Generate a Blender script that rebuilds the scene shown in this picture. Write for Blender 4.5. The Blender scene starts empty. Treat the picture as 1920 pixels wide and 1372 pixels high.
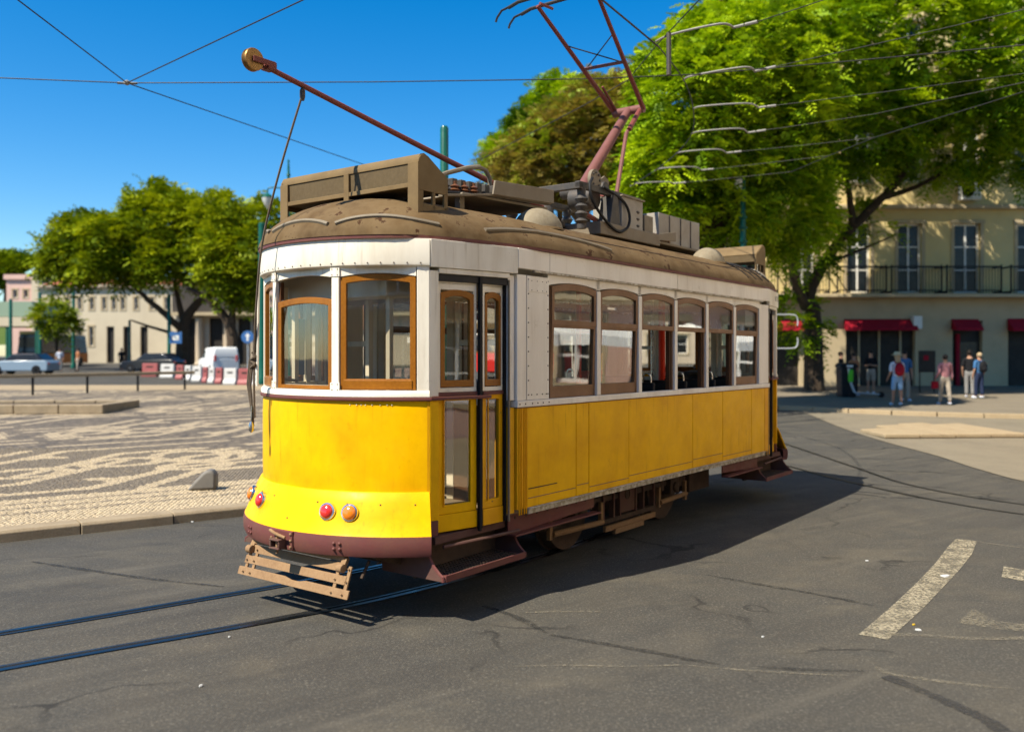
import bpy, bmesh, math, random
import numpy as np
from mathutils import Vector, Matrix

random.seed(7)
rng = np.random.default_rng(11)
S = bpy.context.scene
COL = S.collection
R = math.radians

# ---------------------------------------------------------------- camera, sky, sun, exposure
FPX, CXP, YHP, CAMH = 1640.0, 960.0, 665.0, 2.04
cam_d = bpy.data.cameras.new('camera'); cam = bpy.data.objects.new('camera', cam_d); COL.objects.link(cam)
cam.location = (0, 0, CAMH); cam.rotation_euler = (R(90), 0, 0)
cam_d.sensor_fit = 'HORIZONTAL'; cam_d.sensor_width = 36.0; cam_d.lens = 36 * FPX / 1920
cam_d.shift_y = -(686 - YHP) / 1920
cam_d.clip_start = 0.1; cam_d.clip_end = 3000
cam_d.dof.use_dof = True; cam_d.dof.focus_distance = 8.0; cam_d.dof.aperture_fstop = 1.0
S.camera = cam

LIGHT = Vector((0.622, 0.496, -1.0)).normalized()
sun_el = math.asin(-LIGHT.z); sun_az = math.atan2(-LIGHT.x, -LIGHT.y)   # azimuth from +Y, clockwise
W = bpy.data.worlds.new('World'); S.world = W; W.use_nodes = True
nt = W.node_tree; nt.nodes.clear()
sky = nt.nodes.new('ShaderNodeTexSky'); sky.sky_type = 'NISHITA'; sky.sun_disc = False
sky.sun_elevation = sun_el; sky.sun_rotation = sun_az
sky.altitude = 0; sky.air_density = 1.0; sky.dust_density = 0.25; sky.ozone_density = 3.5
hs = nt.nodes.new('ShaderNodeHueSaturation'); hs.inputs['Saturation'].default_value = 1.46
bg = nt.nodes.new('ShaderNodeBackground'); bg.inputs[1].default_value = 0.086
wo = nt.nodes.new('ShaderNodeOutputWorld')
nt.links.new(sky.outputs[0], hs.inputs['Color']); nt.links.new(hs.outputs[0], bg.inputs[0]); nt.links.new(bg.outputs[0], wo.inputs[0])
sun_d = bpy.data.lights.new('sun', 'SUN'); sun_d.energy = 4.2; sun_d.angle = R(0.5); sun_d.color = (1.0, 0.92, 0.77)
sun = bpy.data.objects.new('sun', sun_d); COL.objects.link(sun)
sun.rotation_euler = LIGHT.to_track_quat('-Z', 'Y').to_euler(); sun.location = (-20, -20, 40)
S.view_settings.view_transform = 'Standard'; S.view_settings.look = 'None'
S.view_settings.exposure = 1.05; S.view_settings.gamma = 1.0; S.view_settings.use_curve_mapping = False
S.render.engine = 'CYCLES'
S.cycles.use_denoising = True
S.cycles.max_bounces = 8; S.cycles.transparent_max_bounces = 24; S.cycles.glossy_bounces = 4; S.cycles.diffuse_bounces = 4
S.cycles.caustics_reflective = False; S.cycles.caustics_refractive = False
S.cycles.sample_clamp_indirect = 6.0

# ---------------------------------------------------------------- helpers
def gz(y): return 0.015 * min(max(y - 14.0, 0.0), 80.0)
def px(x, y, z):                       # the point of the place that lies at height z
    d = FPX * (CAMH - z) / (y - YHP); return Vector(((x - CXP) / FPX * d, d, z))
def pxg(x, y):                         # a point on the gently rising ground
    k = (y - YHP) / FPX; d = CAMH / k
    if d > 14: d = (CAMH + .21) / (k + .015)
    return Vector(((x - CXP) / FPX * d, d, gz(d)))
def pxd(x, y, d): return Vector(((x - CXP) / FPX * d, d, CAMH + (YHP - y) / FPX * d))

class MB:
    def __init__(s, xf=None): s.v = []; s.f = []; s.xf = xf
    def add(s, vs, fs):
        b = len(s.v)
        for p in vs:
            s.v.append(s.xf(p) if s.xf else tuple(p))
        for f in fs: s.f.append(tuple(b + i for i in f))
        return s
    def box(s, a, b):
        x0, x1 = sorted((a[0], b[0])); y0, y1 = sorted((a[1], b[1])); z0, z1 = sorted((a[2], b[2]))
        return s.add([(x0,y0,z0),(x1,y0,z0),(x1,y1,z0),(x0,y1,z0),(x0,y0,z1),(x1,y0,z1),(x1,y1,z1),(x0,y1,z1)],
              [(3,2,1,0),(4,5,6,7),(0,1,5,4),(1,2,6,5),(2,3,7,6),(3,0,4,7)])
    def bar(s, p, q, w, h, up=(0,0,1)):      # rectangular bar from p to q, w sideways, h along up
        p = Vector(p); q = Vector(q); d = (q - p).normalized(); up = Vector(up)
        sd = d.cross(up)
        if sd.length < 1e-4: sd = d.cross(Vector((1,0,0)))
        sd.normalize(); u2 = sd.cross(d).normalized(); vs = []
        for c in (p, q):
            for a, b in ((-1,-1),(1,-1),(1,1),(-1,1)): vs.append(c + sd*a*w/2 + u2*b*h/2)
        return s.add(vs, [(0,1,2,3),(7,6,5,4),(0,4,5,1),(1,5,6,2),(2,6,7,3),(3,7,4,0)])
    def tube(s, pts, r, n=8, caps=True):
        pts = [Vector(p) for p in pts]; m = len(pts); rs = r if isinstance(r, (list, tuple)) else [r]*m
        vs = []; prev = None
        for i, p in enumerate(pts):
            d = (pts[min(i+1,m-1)] - pts[max(i-1,0)]).normalized()
            if prev is None:
                a = Vector((0,0,1)) if abs(d.z) < .9 else Vector((1,0,0))
                x = d.cross(a).normalized()
            else:
                x = prev - d*prev.dot(d); x.normalize()
            prev = x; y = d.cross(x)
            for k in range(n):
                t = 2*math.pi*k/n; vs.append(p + (x*math.cos(t) + y*math.sin(t))*rs[i])
        fs = []
        for i in range(m-1):
            for k in range(n):
                k2 = (k+1) % n; fs.append((i*n+k, i*n+k2, (i+1)*n+k2, (i+1)*n+k))
        if caps: fs.append(tuple(range(n))[::-1]); fs.append(tuple((m-1)*n+k for k in range(n)))
        return s.add(vs, fs)
    def lathe(s, c, axis, prof, n=16):       # prof: (radius, along axis)
        c = Vector(c); ax = Vector(axis).normalized()
        a = Vector((0,0,1)) if abs(ax.z) < .9 else Vector((1,0,0))
        x = ax.cross(a).normalized(); y = ax.cross(x); vs = []
        for r, h in prof:
            for k in range(n):
                t = 2*math.pi*k/n; vs.append(c + ax*h + (x*math.cos(t)+y*math.sin(t))*max(r, 1e-4))
        fs = []
        for i in range(len(prof)-1):
            for k in range(n):
                k2 = (k+1) % n; fs.append((i*n+k, i*n+k2, (i+1)*n+k2, (i+1)*n+k))
        fs.append(tuple(range(n))[::-1]); fs.append(tuple((len(prof)-1)*n+k for k in range(n)))
        return s.add(vs, fs)
    def prism(s, poly, fn0, fn1):            # poly of 2-D points mapped by fn0 / fn1 to the two ends
        n = len(poly); vs = [fn0(p) for p in poly] + [fn1(p) for p in poly]
        fs = [tuple(range(n))[::-1], tuple(range(n, 2*n))]
        for k in range(n): fs.append((k, (k+1)%n, n+(k+1)%n, n+k))
        return s.add(vs, fs)
    def strip(s, rows, closed=False):        # rows of equal length -> quads
        n = len(rows[0]); vs = [p for r in rows for p in r]; fs = []
        for i in range(len(rows)-1):
            for k in range(n if closed else n-1):
                k2 = (k+1) % n; fs.append((i*n+k, i*n+k2, (i+1)*n+k2, (i+1)*n+k))
        return s.add(vs, fs)
    def ell(s, c, r, n=12, m=8, half=False):
        rows = []
        lo = 0.0 if half else -math.pi/2
        for i in range(m+1):
            t = lo + (math.pi/2 - lo)*i/m
            rows.append([(c[0]+r[0]*math.cos(t)*math.cos(2*math.pi*k/n), c[1]+r[1]*math.cos(t)*math.sin(2*math.pi*k/n), c[2]+r[2]*math.sin(t)) for k in range(n)])
        return s.strip(rows, True)
    def build(s, name, mat, parent=None, bevel=0, smooth=False, seg=2, label=None):
        me = bpy.data.meshes.new(name); me.from_pydata([tuple(p) for p in s.v], [], s.f)
        bm = bmesh.new(); bm.from_mesh(me); bmesh.ops.remove_doubles(bm, verts=bm.verts, dist=1e-5)
        bmesh.ops.recalc_face_normals(bm, faces=bm.faces); bm.to_mesh(me); bm.free()
        me.materials.append(M[mat] if isinstance(mat, str) else mat)
        o = bpy.data.objects.new(name, me); COL.objects.link(o)
        if parent is not None: o.parent = parent
        if bevel:
            b = o.modifiers.new('bevel', 'BEVEL'); b.width = bevel; b.segments = seg; b.limit_method = 'ANGLE'; b.angle_limit = R(35)
        if smooth:
            for p in me.polygons: p.use_smooth = True
            try: me.set_sharp_from_angle(angle=R(38))
            except Exception: pass
        if label: o['label'] = label
        return o

def tag(o, label, cat, group=None, kind=None):
    if label: o['label'] = label
    if cat: o['category'] = cat
    if group: o['group'] = group
    if kind: o['kind'] = kind
    return o
def struct(o): o['kind'] = 'structure'; return o
def thing(name, label, cat, loc=(0,0,0), rz=0, group=None):
    o = bpy.data.objects.new(name, None); o.empty_display_size = .3; COL.objects.link(o)
    o.location = loc; o.rotation_euler = (0,0,rz); tag(o, label, cat, group); return o

def fastmesh(name, V, F, mat, parent=None, tint=None, smooth=False):   # numpy arrays, quads; tint = float per face
    me = bpy.data.meshes.new(name); V = np.asarray(V, np.float32); F = np.asarray(F, np.int32); k = F.shape[1]
    me.vertices.add(len(V)); me.vertices.foreach_set('co', V.ravel())
    me.loops.add(F.size); me.loops.foreach_set('vertex_index', F.ravel())
    me.polygons.add(len(F)); me.polygons.foreach_set('loop_start', np.arange(0, F.size, k, dtype=np.int32))
    me.polygons.foreach_set('loop_total', np.full(len(F), k, np.int32)); me.update(calc_edges=True)
    if tint is not None:
        at = me.attributes.new('tint', 'FLOAT', 'FACE'); at.data.foreach_set('value', np.asarray(tint, np.float32))
    if smooth: me.polygons.foreach_set('use_smooth', np.ones(len(F), bool))
    me.materials.append(M[mat]); o = bpy.data.objects.new(name, me); COL.objects.link(o)
    if parent is not None: o.parent = parent
    return o

# ---------------------------------------------------------------- materials
M = {}
def newmat(name):
    m = bpy.data.materials.new(name); m.use_nodes = True; n = m.node_tree.nodes; l = m.node_tree.links
    return m, n, l, n['Principled BSDF'], n['Material Output']
def noise(n, l, co, scale, detail=4, rough=.55, stretch=None):
    t = n.new('ShaderNodeTexNoise'); t.inputs['Scale'].default_value = scale; t.inputs['Detail'].default_value = detail; t.inputs['Roughness'].default_value = rough
    if stretch:
        mp = n.new('ShaderNodeMapping'); mp.inputs['Scale'].default_value = stretch; l.new(co, mp.inputs[0]); l.new(mp.outputs[0], t.inputs['Vector'])
    else: l.new(co, t.inputs['Vector'])
    return t.outputs['Fac']
def ramp(n, l, fac, p0, p1, inv=False):
    r = n.new('ShaderNodeMapRange'); r.inputs[1].default_value = p0; r.inputs[2].default_value = p1
    if inv: r.inputs[3].default_value = 1; r.inputs[4].default_value = 0
    r.clamp = True; l.new(fac, r.inputs[0]); return r.outputs[0]
def mixc(n, l, fac, a, b, blend='MIX'):
    m = n.new('ShaderNodeMix'); m.data_type = 'RGBA'; m.blend_type = blend
    if isinstance(fac, (int, float)): m.inputs[0].default_value = fac
    else: l.new(fac, m.inputs[0])
    for i, c in ((6, a), (7, b)):
        if isinstance(c, tuple): m.inputs[i].default_value = (*c[:3], 1)
        else: l.new(c, m.inputs[i])
    return m.outputs[2]
def mul(n, l, a, b):
    m = n.new('ShaderNodeMath'); m.operation = 'MULTIPLY'
    for i, c in ((0, a), (1, b)):
        if isinstance(c, (int, float)): m.inputs[i].default_value = c
        else: l.new(c, m.inputs[i])
    return m.outputs[0]
def mat(name, col, rough=.6, metal=0.0, dirt=None, dirt_amt=.5, dscale=3.0, fine=None, fscale=60., bump=0.0, bscale=40., streak=False, scratch=None, spec=.2, chips=None, chip_at=.72, chip_scale=9., coat=0.0):
    m, n, l, p, out = newmat(name)
    co = n.new('ShaderNodeTexCoord').outputs['Object']
    c = col
    if dirt:
        f = ramp(n, l, noise(n, l, co, dscale, 6, .62, (1,1,.22) if streak else None), .42, .72)
        c = mixc(n, l, mul(n, l, f, dirt_amt), c, dirt)
    if fine:
        f = ramp(n, l, noise(n, l, co, fscale, 3, .6), .35, .7)
        c = mixc(n, l, mul(n, l, f, .5), c, fine)
    if scratch:
        f = ramp(n, l, noise(n, l, co, 26, 5, .65, (1,1,.06)), .56, .74); f2 = ramp(n, l, noise(n, l, co, 1.7, 4, .6), .40, .66)
        c = mixc(n, l, mul(n, l, mul(n, l, f, f2), .75), c, scratch)
        f = ramp(n, l, noise(n, l, co, 5.5, 9, .78), .60, .70); c = mixc(n, l, mul(n, l, f, .45), c, scratch)
    if chips:
        f = ramp(n, l, noise(n, l, co, chip_scale, 8, .7), chip_at, chip_at + .02)
        c = mixc(n, l, f, c, chips)
    if isinstance(c, tuple): p.inputs['Base Color'].default_value = (*c, 1)
    else: l.new(c, p.inputs['Base Color'])
    rn = ramp(n, l, noise(n, l, co, dscale*2.3, 5, .6), .3, .75)
    mr = n.new('ShaderNodeMapRange'); mr.inputs[3].default_value = max(rough-.1, .02); mr.inputs[4].default_value = min(rough+.14, 1); l.new(rn, mr.inputs[0]); l.new(mr.outputs[0], p.inputs['Roughness'])
    p.inputs['Metallic'].default_value = metal; p.inputs['Specular IOR Level'].default_value = spec
    if coat: p.inputs['Coat Weight'].default_value = coat; p.inputs['Coat Roughness'].default_value = .12
    if bump:
        b = n.new('ShaderNodeBump'); b.inputs['Strength'].default_value = bump; b.inputs['Distance'].default_value = .01
        l.new(noise(n, l, co, bscale, 5, .6), b.inputs['Height']); l.new(b.outputs[0], p.inputs['Normal'])
    M[name] = m; return m

mat('yellow', (.86,.47,.0005), .42, 0, (.60,.26,.001), .75, 2.2, fine=(.78,.40,.0008), fscale=14, bump=.10, bscale=3.5, chips=(.16,.09,.04), chip_at=.715, chip_scale=12, spec=.12, scratch=(.40,.17,.003))
mat('yellow_worn', (.78,.38,.001), .5, 0, (.50,.20,.002), .6, 3.0, fine=(.70,.33,.006), fscale=22, bump=.12, bscale=4, chips=(.14,.09,.05), chip_at=.66, chip_scale=14)
mat('cream', (.84,.78,.65), .42, 0, dirt=(.46,.37,.24), dirt_amt=.55, dscale=3.2, scratch=(.42,.34,.22), streak=True, bump=.05, bscale=5, chips=(.20,.15,.09), chip_at=.74, chip_scale=16)
mat('white_side', (.82,.76,.66), .45, 0, dirt=(.50,.42,.32), dirt_amt=.5, dscale=2.6, scratch=(.45,.37,.26), streak=True, bump=.06, bscale=4, chips=(.20,.15,.10), chip_at=.75, chip_scale=15)
mat('flaked', (.30,.25,.17), .8, 0, (.70,.65,.55), 1.0, 14, bump=.3, bscale=40)
mat('maroon', (.150,.048,.043), .55, 0, (.17,.085,.05), .6, 3.5, fine=(.12,.05,.045), fscale=40, bump=.12, bscale=18, chips=(.09,.055,.035), chip_at=.7, chip_scale=22)
mat('rust', (.27,.165,.085), .85, 0, (.15,.08,.04), .6, 6, fine=(.34,.22,.12), fscale=50, bump=.2, bscale=50)
mat('under', (.075,.052,.038), .85, 0, (.13,.085,.055), .7, 5, fine=(.04,.03,.025), fscale=40, bump=.2, bscale=40)
mat('under_maroon', (.11,.055,.045), .8, 0, (.14,.09,.06), .6, 4, bump=.15, bscale=40)
mat('roof', (.125,.078,.035), .8, 0, (.050,.028,.012), .9, 1.6, fine=(.21,.15,.08), fscale=5, bump=.25, bscale=12, chips=(.055,.026,.012), chip_at=.585, chip_scale=5, spec=.1, scratch=(.06,.034,.016))
mat('roof_gear', (.21,.175,.125), .65, 0, (.17,.13,.085), .7, 4, bump=.1, bscale=25, chips=(.12,.08,.05), chip_at=.7, chip_scale=18)
mat('board', (.19,.128,.058), .7, 0, (.12,.078,.034), .7, 4, bump=.12, bscale=25, chips=(.10,.06,.03), chip_at=.68, chip_scale=20)
mat('board_dark', (.105,.074,.036), .7, 0, (.085,.058,.028), .7, 5, fine=(.14,.10,.052), fscale=30, bump=.08, bscale=25)
mat('grey_box', (.33,.30,.25), .6, 0, (.20,.16,.12), .6, 4, bump=.06, bscale=25)
mat('gunmetal', (.07,.065,.06), .55, .3, (.13,.10,.07), .5, 8, bump=.1, bscale=40)
mat('wood', (.27,.095,.008), .38, 0, (.13,.042,.004), .8, 2.0, fine=(.36,.14,.012), fscale=50, bump=.15, bscale=60, streak=True, coat=.15)
mat('wood_side', (.215,.115,.055), .5, 0, (.13,.065,.03), .8, 3.0, fine=(.27,.15,.08), fscale=60, bump=.15, bscale=60)
mat('wood_dark', (.10,.045,.02), .5, 0, (.06,.026,.012), .7, 3, bump=.1, bscale=30)
mat('rubber', (.012,.012,.013), .6, 0)
mat('black_paint', (.02,.02,.022), .4, 0, (.05,.045,.04), .5, 6)
mat('seat', (.016,.015,.015), .42, 0, (.03,.028,.026), .5, 8)
mat('floor_in', (.22,.16,.10), .8, 0)
mat('ceiling_in', (.62,.58,.50), .6, 0, (.5,.45,.38), .4, 2)
mat('steel', (.55,.54,.52), .25, 1.0, (.35,.33,.30), .4, 10)
mat('chrome', (.72,.70,.66), .18, 1.0)
mat('red_in', (.75,.045,.015), .4, 0)
mat('yellow_box', (.80,.45,.02), .4, 0)
mat('brass', (.30,.17,.06), .45, .7, (.16,.08,.03), .6, 20)
mat('pole_red', (.20,.052,.042), .5, 0, (.13,.05,.04), .6, 6, bump=.08, bscale=40)
mat('dome_paint', (.24,.20,.135), .7, 0, (.15,.115,.07), .7, 5, fine=(.30,.26,.18), fscale=30, bump=.1, bscale=25)
mat('pole_pink', (.19,.078,.066), .55, 0, (.12,.05,.045), .6, 5, bump=.08, bscale=40)
mat('insulator', (.13,.055,.028), .22, 0)
mat('rope', (.13,.10,.07), .9, 0, (.07,.055,.04), .6, 30, bump=.3, bscale=150)
mat('wire', (.045,.043,.04), .5, .4)
mat('wire_metal', (.26,.25,.22), .65, .2)
mat('lens_red', (.62,.025,.018), .16, 0, spec=.7, coat=.6)
mat('lens_amber', (.80,.20,.008), .16, 0, spec=.7, coat=.6)
mat('green_pole', (.008,.095,.062), .35, 0, (.006,.06,.045), .6, 4, bump=.04, bscale=20, coat=.2)
mat('stone_kerb', (.30,.235,.15), .85, 0, (.17,.125,.075), .7, 3, fine=(.35,.28,.19), fscale=40, bump=.25, bscale=45)
mat('stone_slab', (.32,.245,.15), .85, 0, (.25,.18,.105), .6, 3, fine=(.43,.34,.21), fscale=30, bump=.2, bscale=30)
mat('mortar', (.17,.13,.085), .95, 0, (.12,.09,.06), .6, 6, bump=.2, bscale=90)
mat('bollard_grey', (.19,.175,.15), .5, 0, (.12,.11,.095), .5, 5, bump=.06, bscale=60)
mat('pavement', (.195,.165,.115), .9, 0, (.13,.11,.08), .7, .9, fine=(.235,.20,.145), fscale=16, bump=.2, bscale=40)
mat('sidewalk', (.19,.16,.115), .9, 0, (.13,.105,.075), .7, .8, fine=(.23,.195,.145), fscale=10, bump=.2, bscale=30)
mat('bark', (.065,.045,.03), .95, 0, (.12,.09,.06), .6, 6, fine=(.03,.02,.015), fscale=25, bump=.7, bscale=18)
mat('bark_pale', (.12,.09,.06), .95, 0, (.05,.035,.025), .7, 4, bump=.6, bscale=14)
mat('facade_yellow', (.74,.57,.25), .9, 0, (.48,.38,.20), .5, .5, fine=(.66,.55,.30), fscale=6, bump=.06, bscale=20)
mat('facade_stone', (.50,.40,.25), .9, 0, (.36,.28,.17), .5, .9, bump=.1, bscale=20)
mat('facade_cream', (.60,.51,.36), .9, 0, (.46,.38,.26), .5, .3)
mat('facade_pink', (.66,.44,.36), .9, 0, (.55,.35,.28), .5, .4)
mat('facade_beige', (.58,.47,.34), .9, 0, (.44,.35,.25), .5, .5)
mat('facade_dark', (.06,.052,.045), .8, 0, (.10,.085,.07), .5, 1)
mat('trim_white', (.80,.78,.72), .6, 0)
mat('window_dark', (.016,.017,.017), .22, 0, spec=.35)
mat('iron', (.015,.016,.018), .5, .3)
mat('awning', (.32,.008,.022), .8, 0, (.22,.006,.018), .5, 3)
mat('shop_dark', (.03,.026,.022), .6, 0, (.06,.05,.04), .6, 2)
mat('roof_tile', (.42,.14,.07), .85, 0, (.30,.10,.05), .6, 2, bump=.2, bscale=20)
mat('bounce_wall', (.84,.77,.63), .9, 0, (.74,.60,.48), .6, .4)  # wall colour whitened so the unseen terraces bounce and mirror more light
mat('bounce_paving', (.52,.42,.27), .9, 0, (.40,.32,.2), .5, 1)  # pale paving out of view, there to throw light onto the tram
mat('turquoise', (.38,.66,.62), .7, 0)
mat('shelter_green', (.26,.34,.24), .5, 0)
mat('hill', (.06,.10,.02), 1.0, 0, (.10,.13,.03), .7, .3, bump=.5, bscale=1.5)
mat('white_paint', (.78,.78,.76), .35, 0, coat=.4)
mat('white_plastic', (.58,.56,.52), .5, 0, (.55,.52,.46), .4, 3)
mat('red_plastic', (.33,.095,.09), .5, 0, (.26,.08,.075), .4, 3)
mat('car_dark', (.015,.018,.024), .25, 0, coat=.5)
mat('car_blue', (.22,.30,.38), .3, 0, coat=.5)
mat('bus_orange', (.55,.14,.01), .4, 0)
mat('tram_red', (.62,.025,.018), .35, 0, (.45,.02,.015), .4, 2, coat=.3)
mat('canvas', (.80,.77,.70), .85, 0, (.68,.64,.56), .4, 2)
mat('sign_blue', (.05,.14,.34), .4, 0)
mat('skin', (.42,.23,.15), .6, 0)
mat('cab_cream', (.66,.58,.44), .55, 0, (.5,.42,.3), .5, 3)
mat('cab_wood', (.34,.16,.05), .5, 0, (.22,.10,.03), .6, 4)
mat('hair_dark', (.015,.011,.009), .6, 0)
mat('hair_fair', (.40,.30,.18), .7, 0)
for nm, c in (('cl_black',(.012,.012,.014)),('cl_white',(.62,.66,.74)),('cl_pink',(.50,.22,.23)),('cl_khaki',(.38,.32,.25)),('cl_blue',(.05,.14,.30)),('cl_navy',(.02,.03,.07)),('cl_denim',(.25,.42,.62)),('cl_grey',(.25,.24,.23)),('cl_red',(.30,.008,.02)),('cl_rust',(.40,.16,.07)),('cl_straw',(.62,.52,.32))):
    mat(nm, c, .85, 0, tuple(x*.7 for x in c), .5, 8, bump=.1, bscale=30)
mat('bin_black', (.018,.019,.021), .45, 0)
mat('scooter_green', (.10,.55,.03), .4, 0)
mat('scooter_grey', (.45,.47,.48), .4, .3)
mat('paper', (.50,.50,.48), .6, 0)
mat('leaf_litter', (.55,.36,.03), .7, 0)
mat('tar', (.028,.026,.025), .75, 0, (.045,.042,.04), .6, 8)
mat('rail_steel', (.13,.13,.135), .33, 1.0, (.06,.05,.045), .5, 3)
mat('groove', (.012,.012,.012), .9, 0)
mat('lamp_glass', (.55,.58,.55), .2, 0)

def glass_mat(name, tint=(.93,.95,.95), refl=2.1, base=.05):
    m, n, l, p, out = newmat(name); n.remove(p)
    tr = n.new('ShaderNodeBsdfTransparent'); tr.inputs[0].default_value = (*tint, 1)
    gl = n.new('ShaderNodeBsdfGlossy'); gl.inputs['Roughness'].default_value = .015; gl.inputs[0].default_value = (.95,.97,1,1)
    ge = n.new('ShaderNodeNewGeometry'); dp = n.new('ShaderNodeVectorMath'); dp.operation = 'DOT_PRODUCT'; l.new(ge.outputs['Normal'], dp.inputs[0]); l.new(ge.outputs['Incoming'], dp.inputs[1])
    ab = n.new('ShaderNodeMath'); ab.operation = 'ABSOLUTE'; l.new(dp.outputs['Value'], ab.inputs[0])
    om = n.new('ShaderNodeMath'); om.operation = 'SUBTRACT'; om.inputs[0].default_value = 1.0; om.use_clamp = True; l.new(ab.outputs[0], om.inputs[1])
    pw = n.new('ShaderNodeMath'); pw.operation = 'POWER'; pw.inputs[1].default_value = 5.0; l.new(om.outputs[0], pw.inputs[0])
    fr = n.new('ShaderNodeMath'); fr.operation = 'MULTIPLY_ADD'; fr.inputs[1].default_value = .96; fr.inputs[2].default_value = .04; l.new(pw.outputs[0], fr.inputs[0])
    mm = n.new('ShaderNodeMath'); mm.operation = 'MULTIPLY_ADD'; mm.inputs[1].default_value = refl; mm.inputs[2].default_value = base; mm.use_clamp = True
    l.new(fr.outputs[0], mm.inputs[0]); mx = n.new('ShaderNodeMixShader')
    co = n.new('ShaderNodeTexCoord').outputs['Object']
    b = n.new('ShaderNodeBump'); b.inputs['Strength'].default_value = .05; b.inputs['Distance'].default_value = .02; l.new(noise(n, l, co, 2.2, 2), b.inputs['Height']); l.new(b.outputs[0], gl.inputs['Normal'])
    l.new(mm.outputs[0], mx.inputs[0]); l.new(tr.outputs[0], mx.inputs[1]); l.new(gl.outputs[0], mx.inputs[2]); l.new(mx.outputs[0], out.inputs[0])
    M[name] = m
glass_mat('glass', (.96,.96,.93), 1.5, .025); glass_mat('glass_door', (.92,.92,.89), 1.2, .01)
glass_mat('glass_side', (.86,.88,.86), 1.9, .05)

def leaf_mat(name, c0, c1, c2):
    m, n, l, p, out = newmat(name); n.remove(p)
    at = n.new('ShaderNodeAttribute'); at.attribute_name = 'tint'
    cr = n.new('ShaderNodeValToRGB'); l.new(at.outputs['Fac'], cr.inputs[0])
    cr.color_ramp.elements[0].color = (*c0, 1); cr.color_ramp.elements[1].color = (*c2, 1)
    e = cr.color_ramp.elements.new(.5); e.color = (*c1, 1)
    d = n.new('ShaderNodeBsdfDiffuse'); t = n.new('ShaderNodeBsdfTranslucent'); mx = n.new('ShaderNodeMixShader'); mx.inputs[0].default_value = .24
    g = n.new('ShaderNodeBsdfGlossy'); g.inputs['Roughness'].default_value = .5; g.inputs[0].default_value = (1,1,1,1); m2 = n.new('ShaderNodeMixShader'); m2.inputs[0].default_value = .012
    tc = mixc(n, l, 1.0, cr.outputs[0], (1.25,1.2,.6), 'MULTIPLY')
    l.new(cr.outputs[0], d.inputs[0]); l.new(tc, t.inputs[0]); l.new(d.outputs[0], mx.inputs[1]); l.new(t.outputs[0], mx.inputs[2])
    l.new(mx.outputs[0], m2.inputs[1]); l.new(g.outputs[0], m2.inputs[2]); l.new(m2.outputs[0], out.inputs[0]); M[name] = m
leaf_mat('leaf', (.025,.07,.002), (.155,.275,.004), (.46,.60,.012))  # bright and dark ends paint sunlit highlights and shaded gaps into the leaves
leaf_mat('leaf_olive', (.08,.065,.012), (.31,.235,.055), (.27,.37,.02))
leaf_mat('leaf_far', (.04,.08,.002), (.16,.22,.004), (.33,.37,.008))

def stone_mat():
    m, n, l, p, out = newmat('cobble')
    at = n.new('ShaderNodeAttribute'); at.attribute_name = 'tint'
    cr = n.new('ShaderNodeValToRGB'); l.new(at.outputs['Fac'], cr.inputs[0]); cr.color_ramp.interpolation = 'LINEAR'
    cr.color_ramp.elements[0].color = (.060,.050,.042,1); cr.color_ramp.elements[1].color = (.52,.41,.255,1)
    co = n.new('ShaderNodeTexCoord').outputs['Object']
    c = mixc(n, l, mul(n, l, noise(n, l, co, 35, 4), .35), cr.outputs[0], (.18,.14,.09))
    l.new(c, p.inputs['Base Color']); p.inputs['Roughness'].default_value = .75
    b = n.new('ShaderNodeBump'); b.inputs['Strength'].default_value = .25; b.inputs['Distance'].default_value = .01; l.new(noise(n, l, co, 60, 3), b.inputs['Height']); l.new(b.outputs[0], p.inputs['Normal'])
    M['cobble'] = m
stone_mat()

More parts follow.
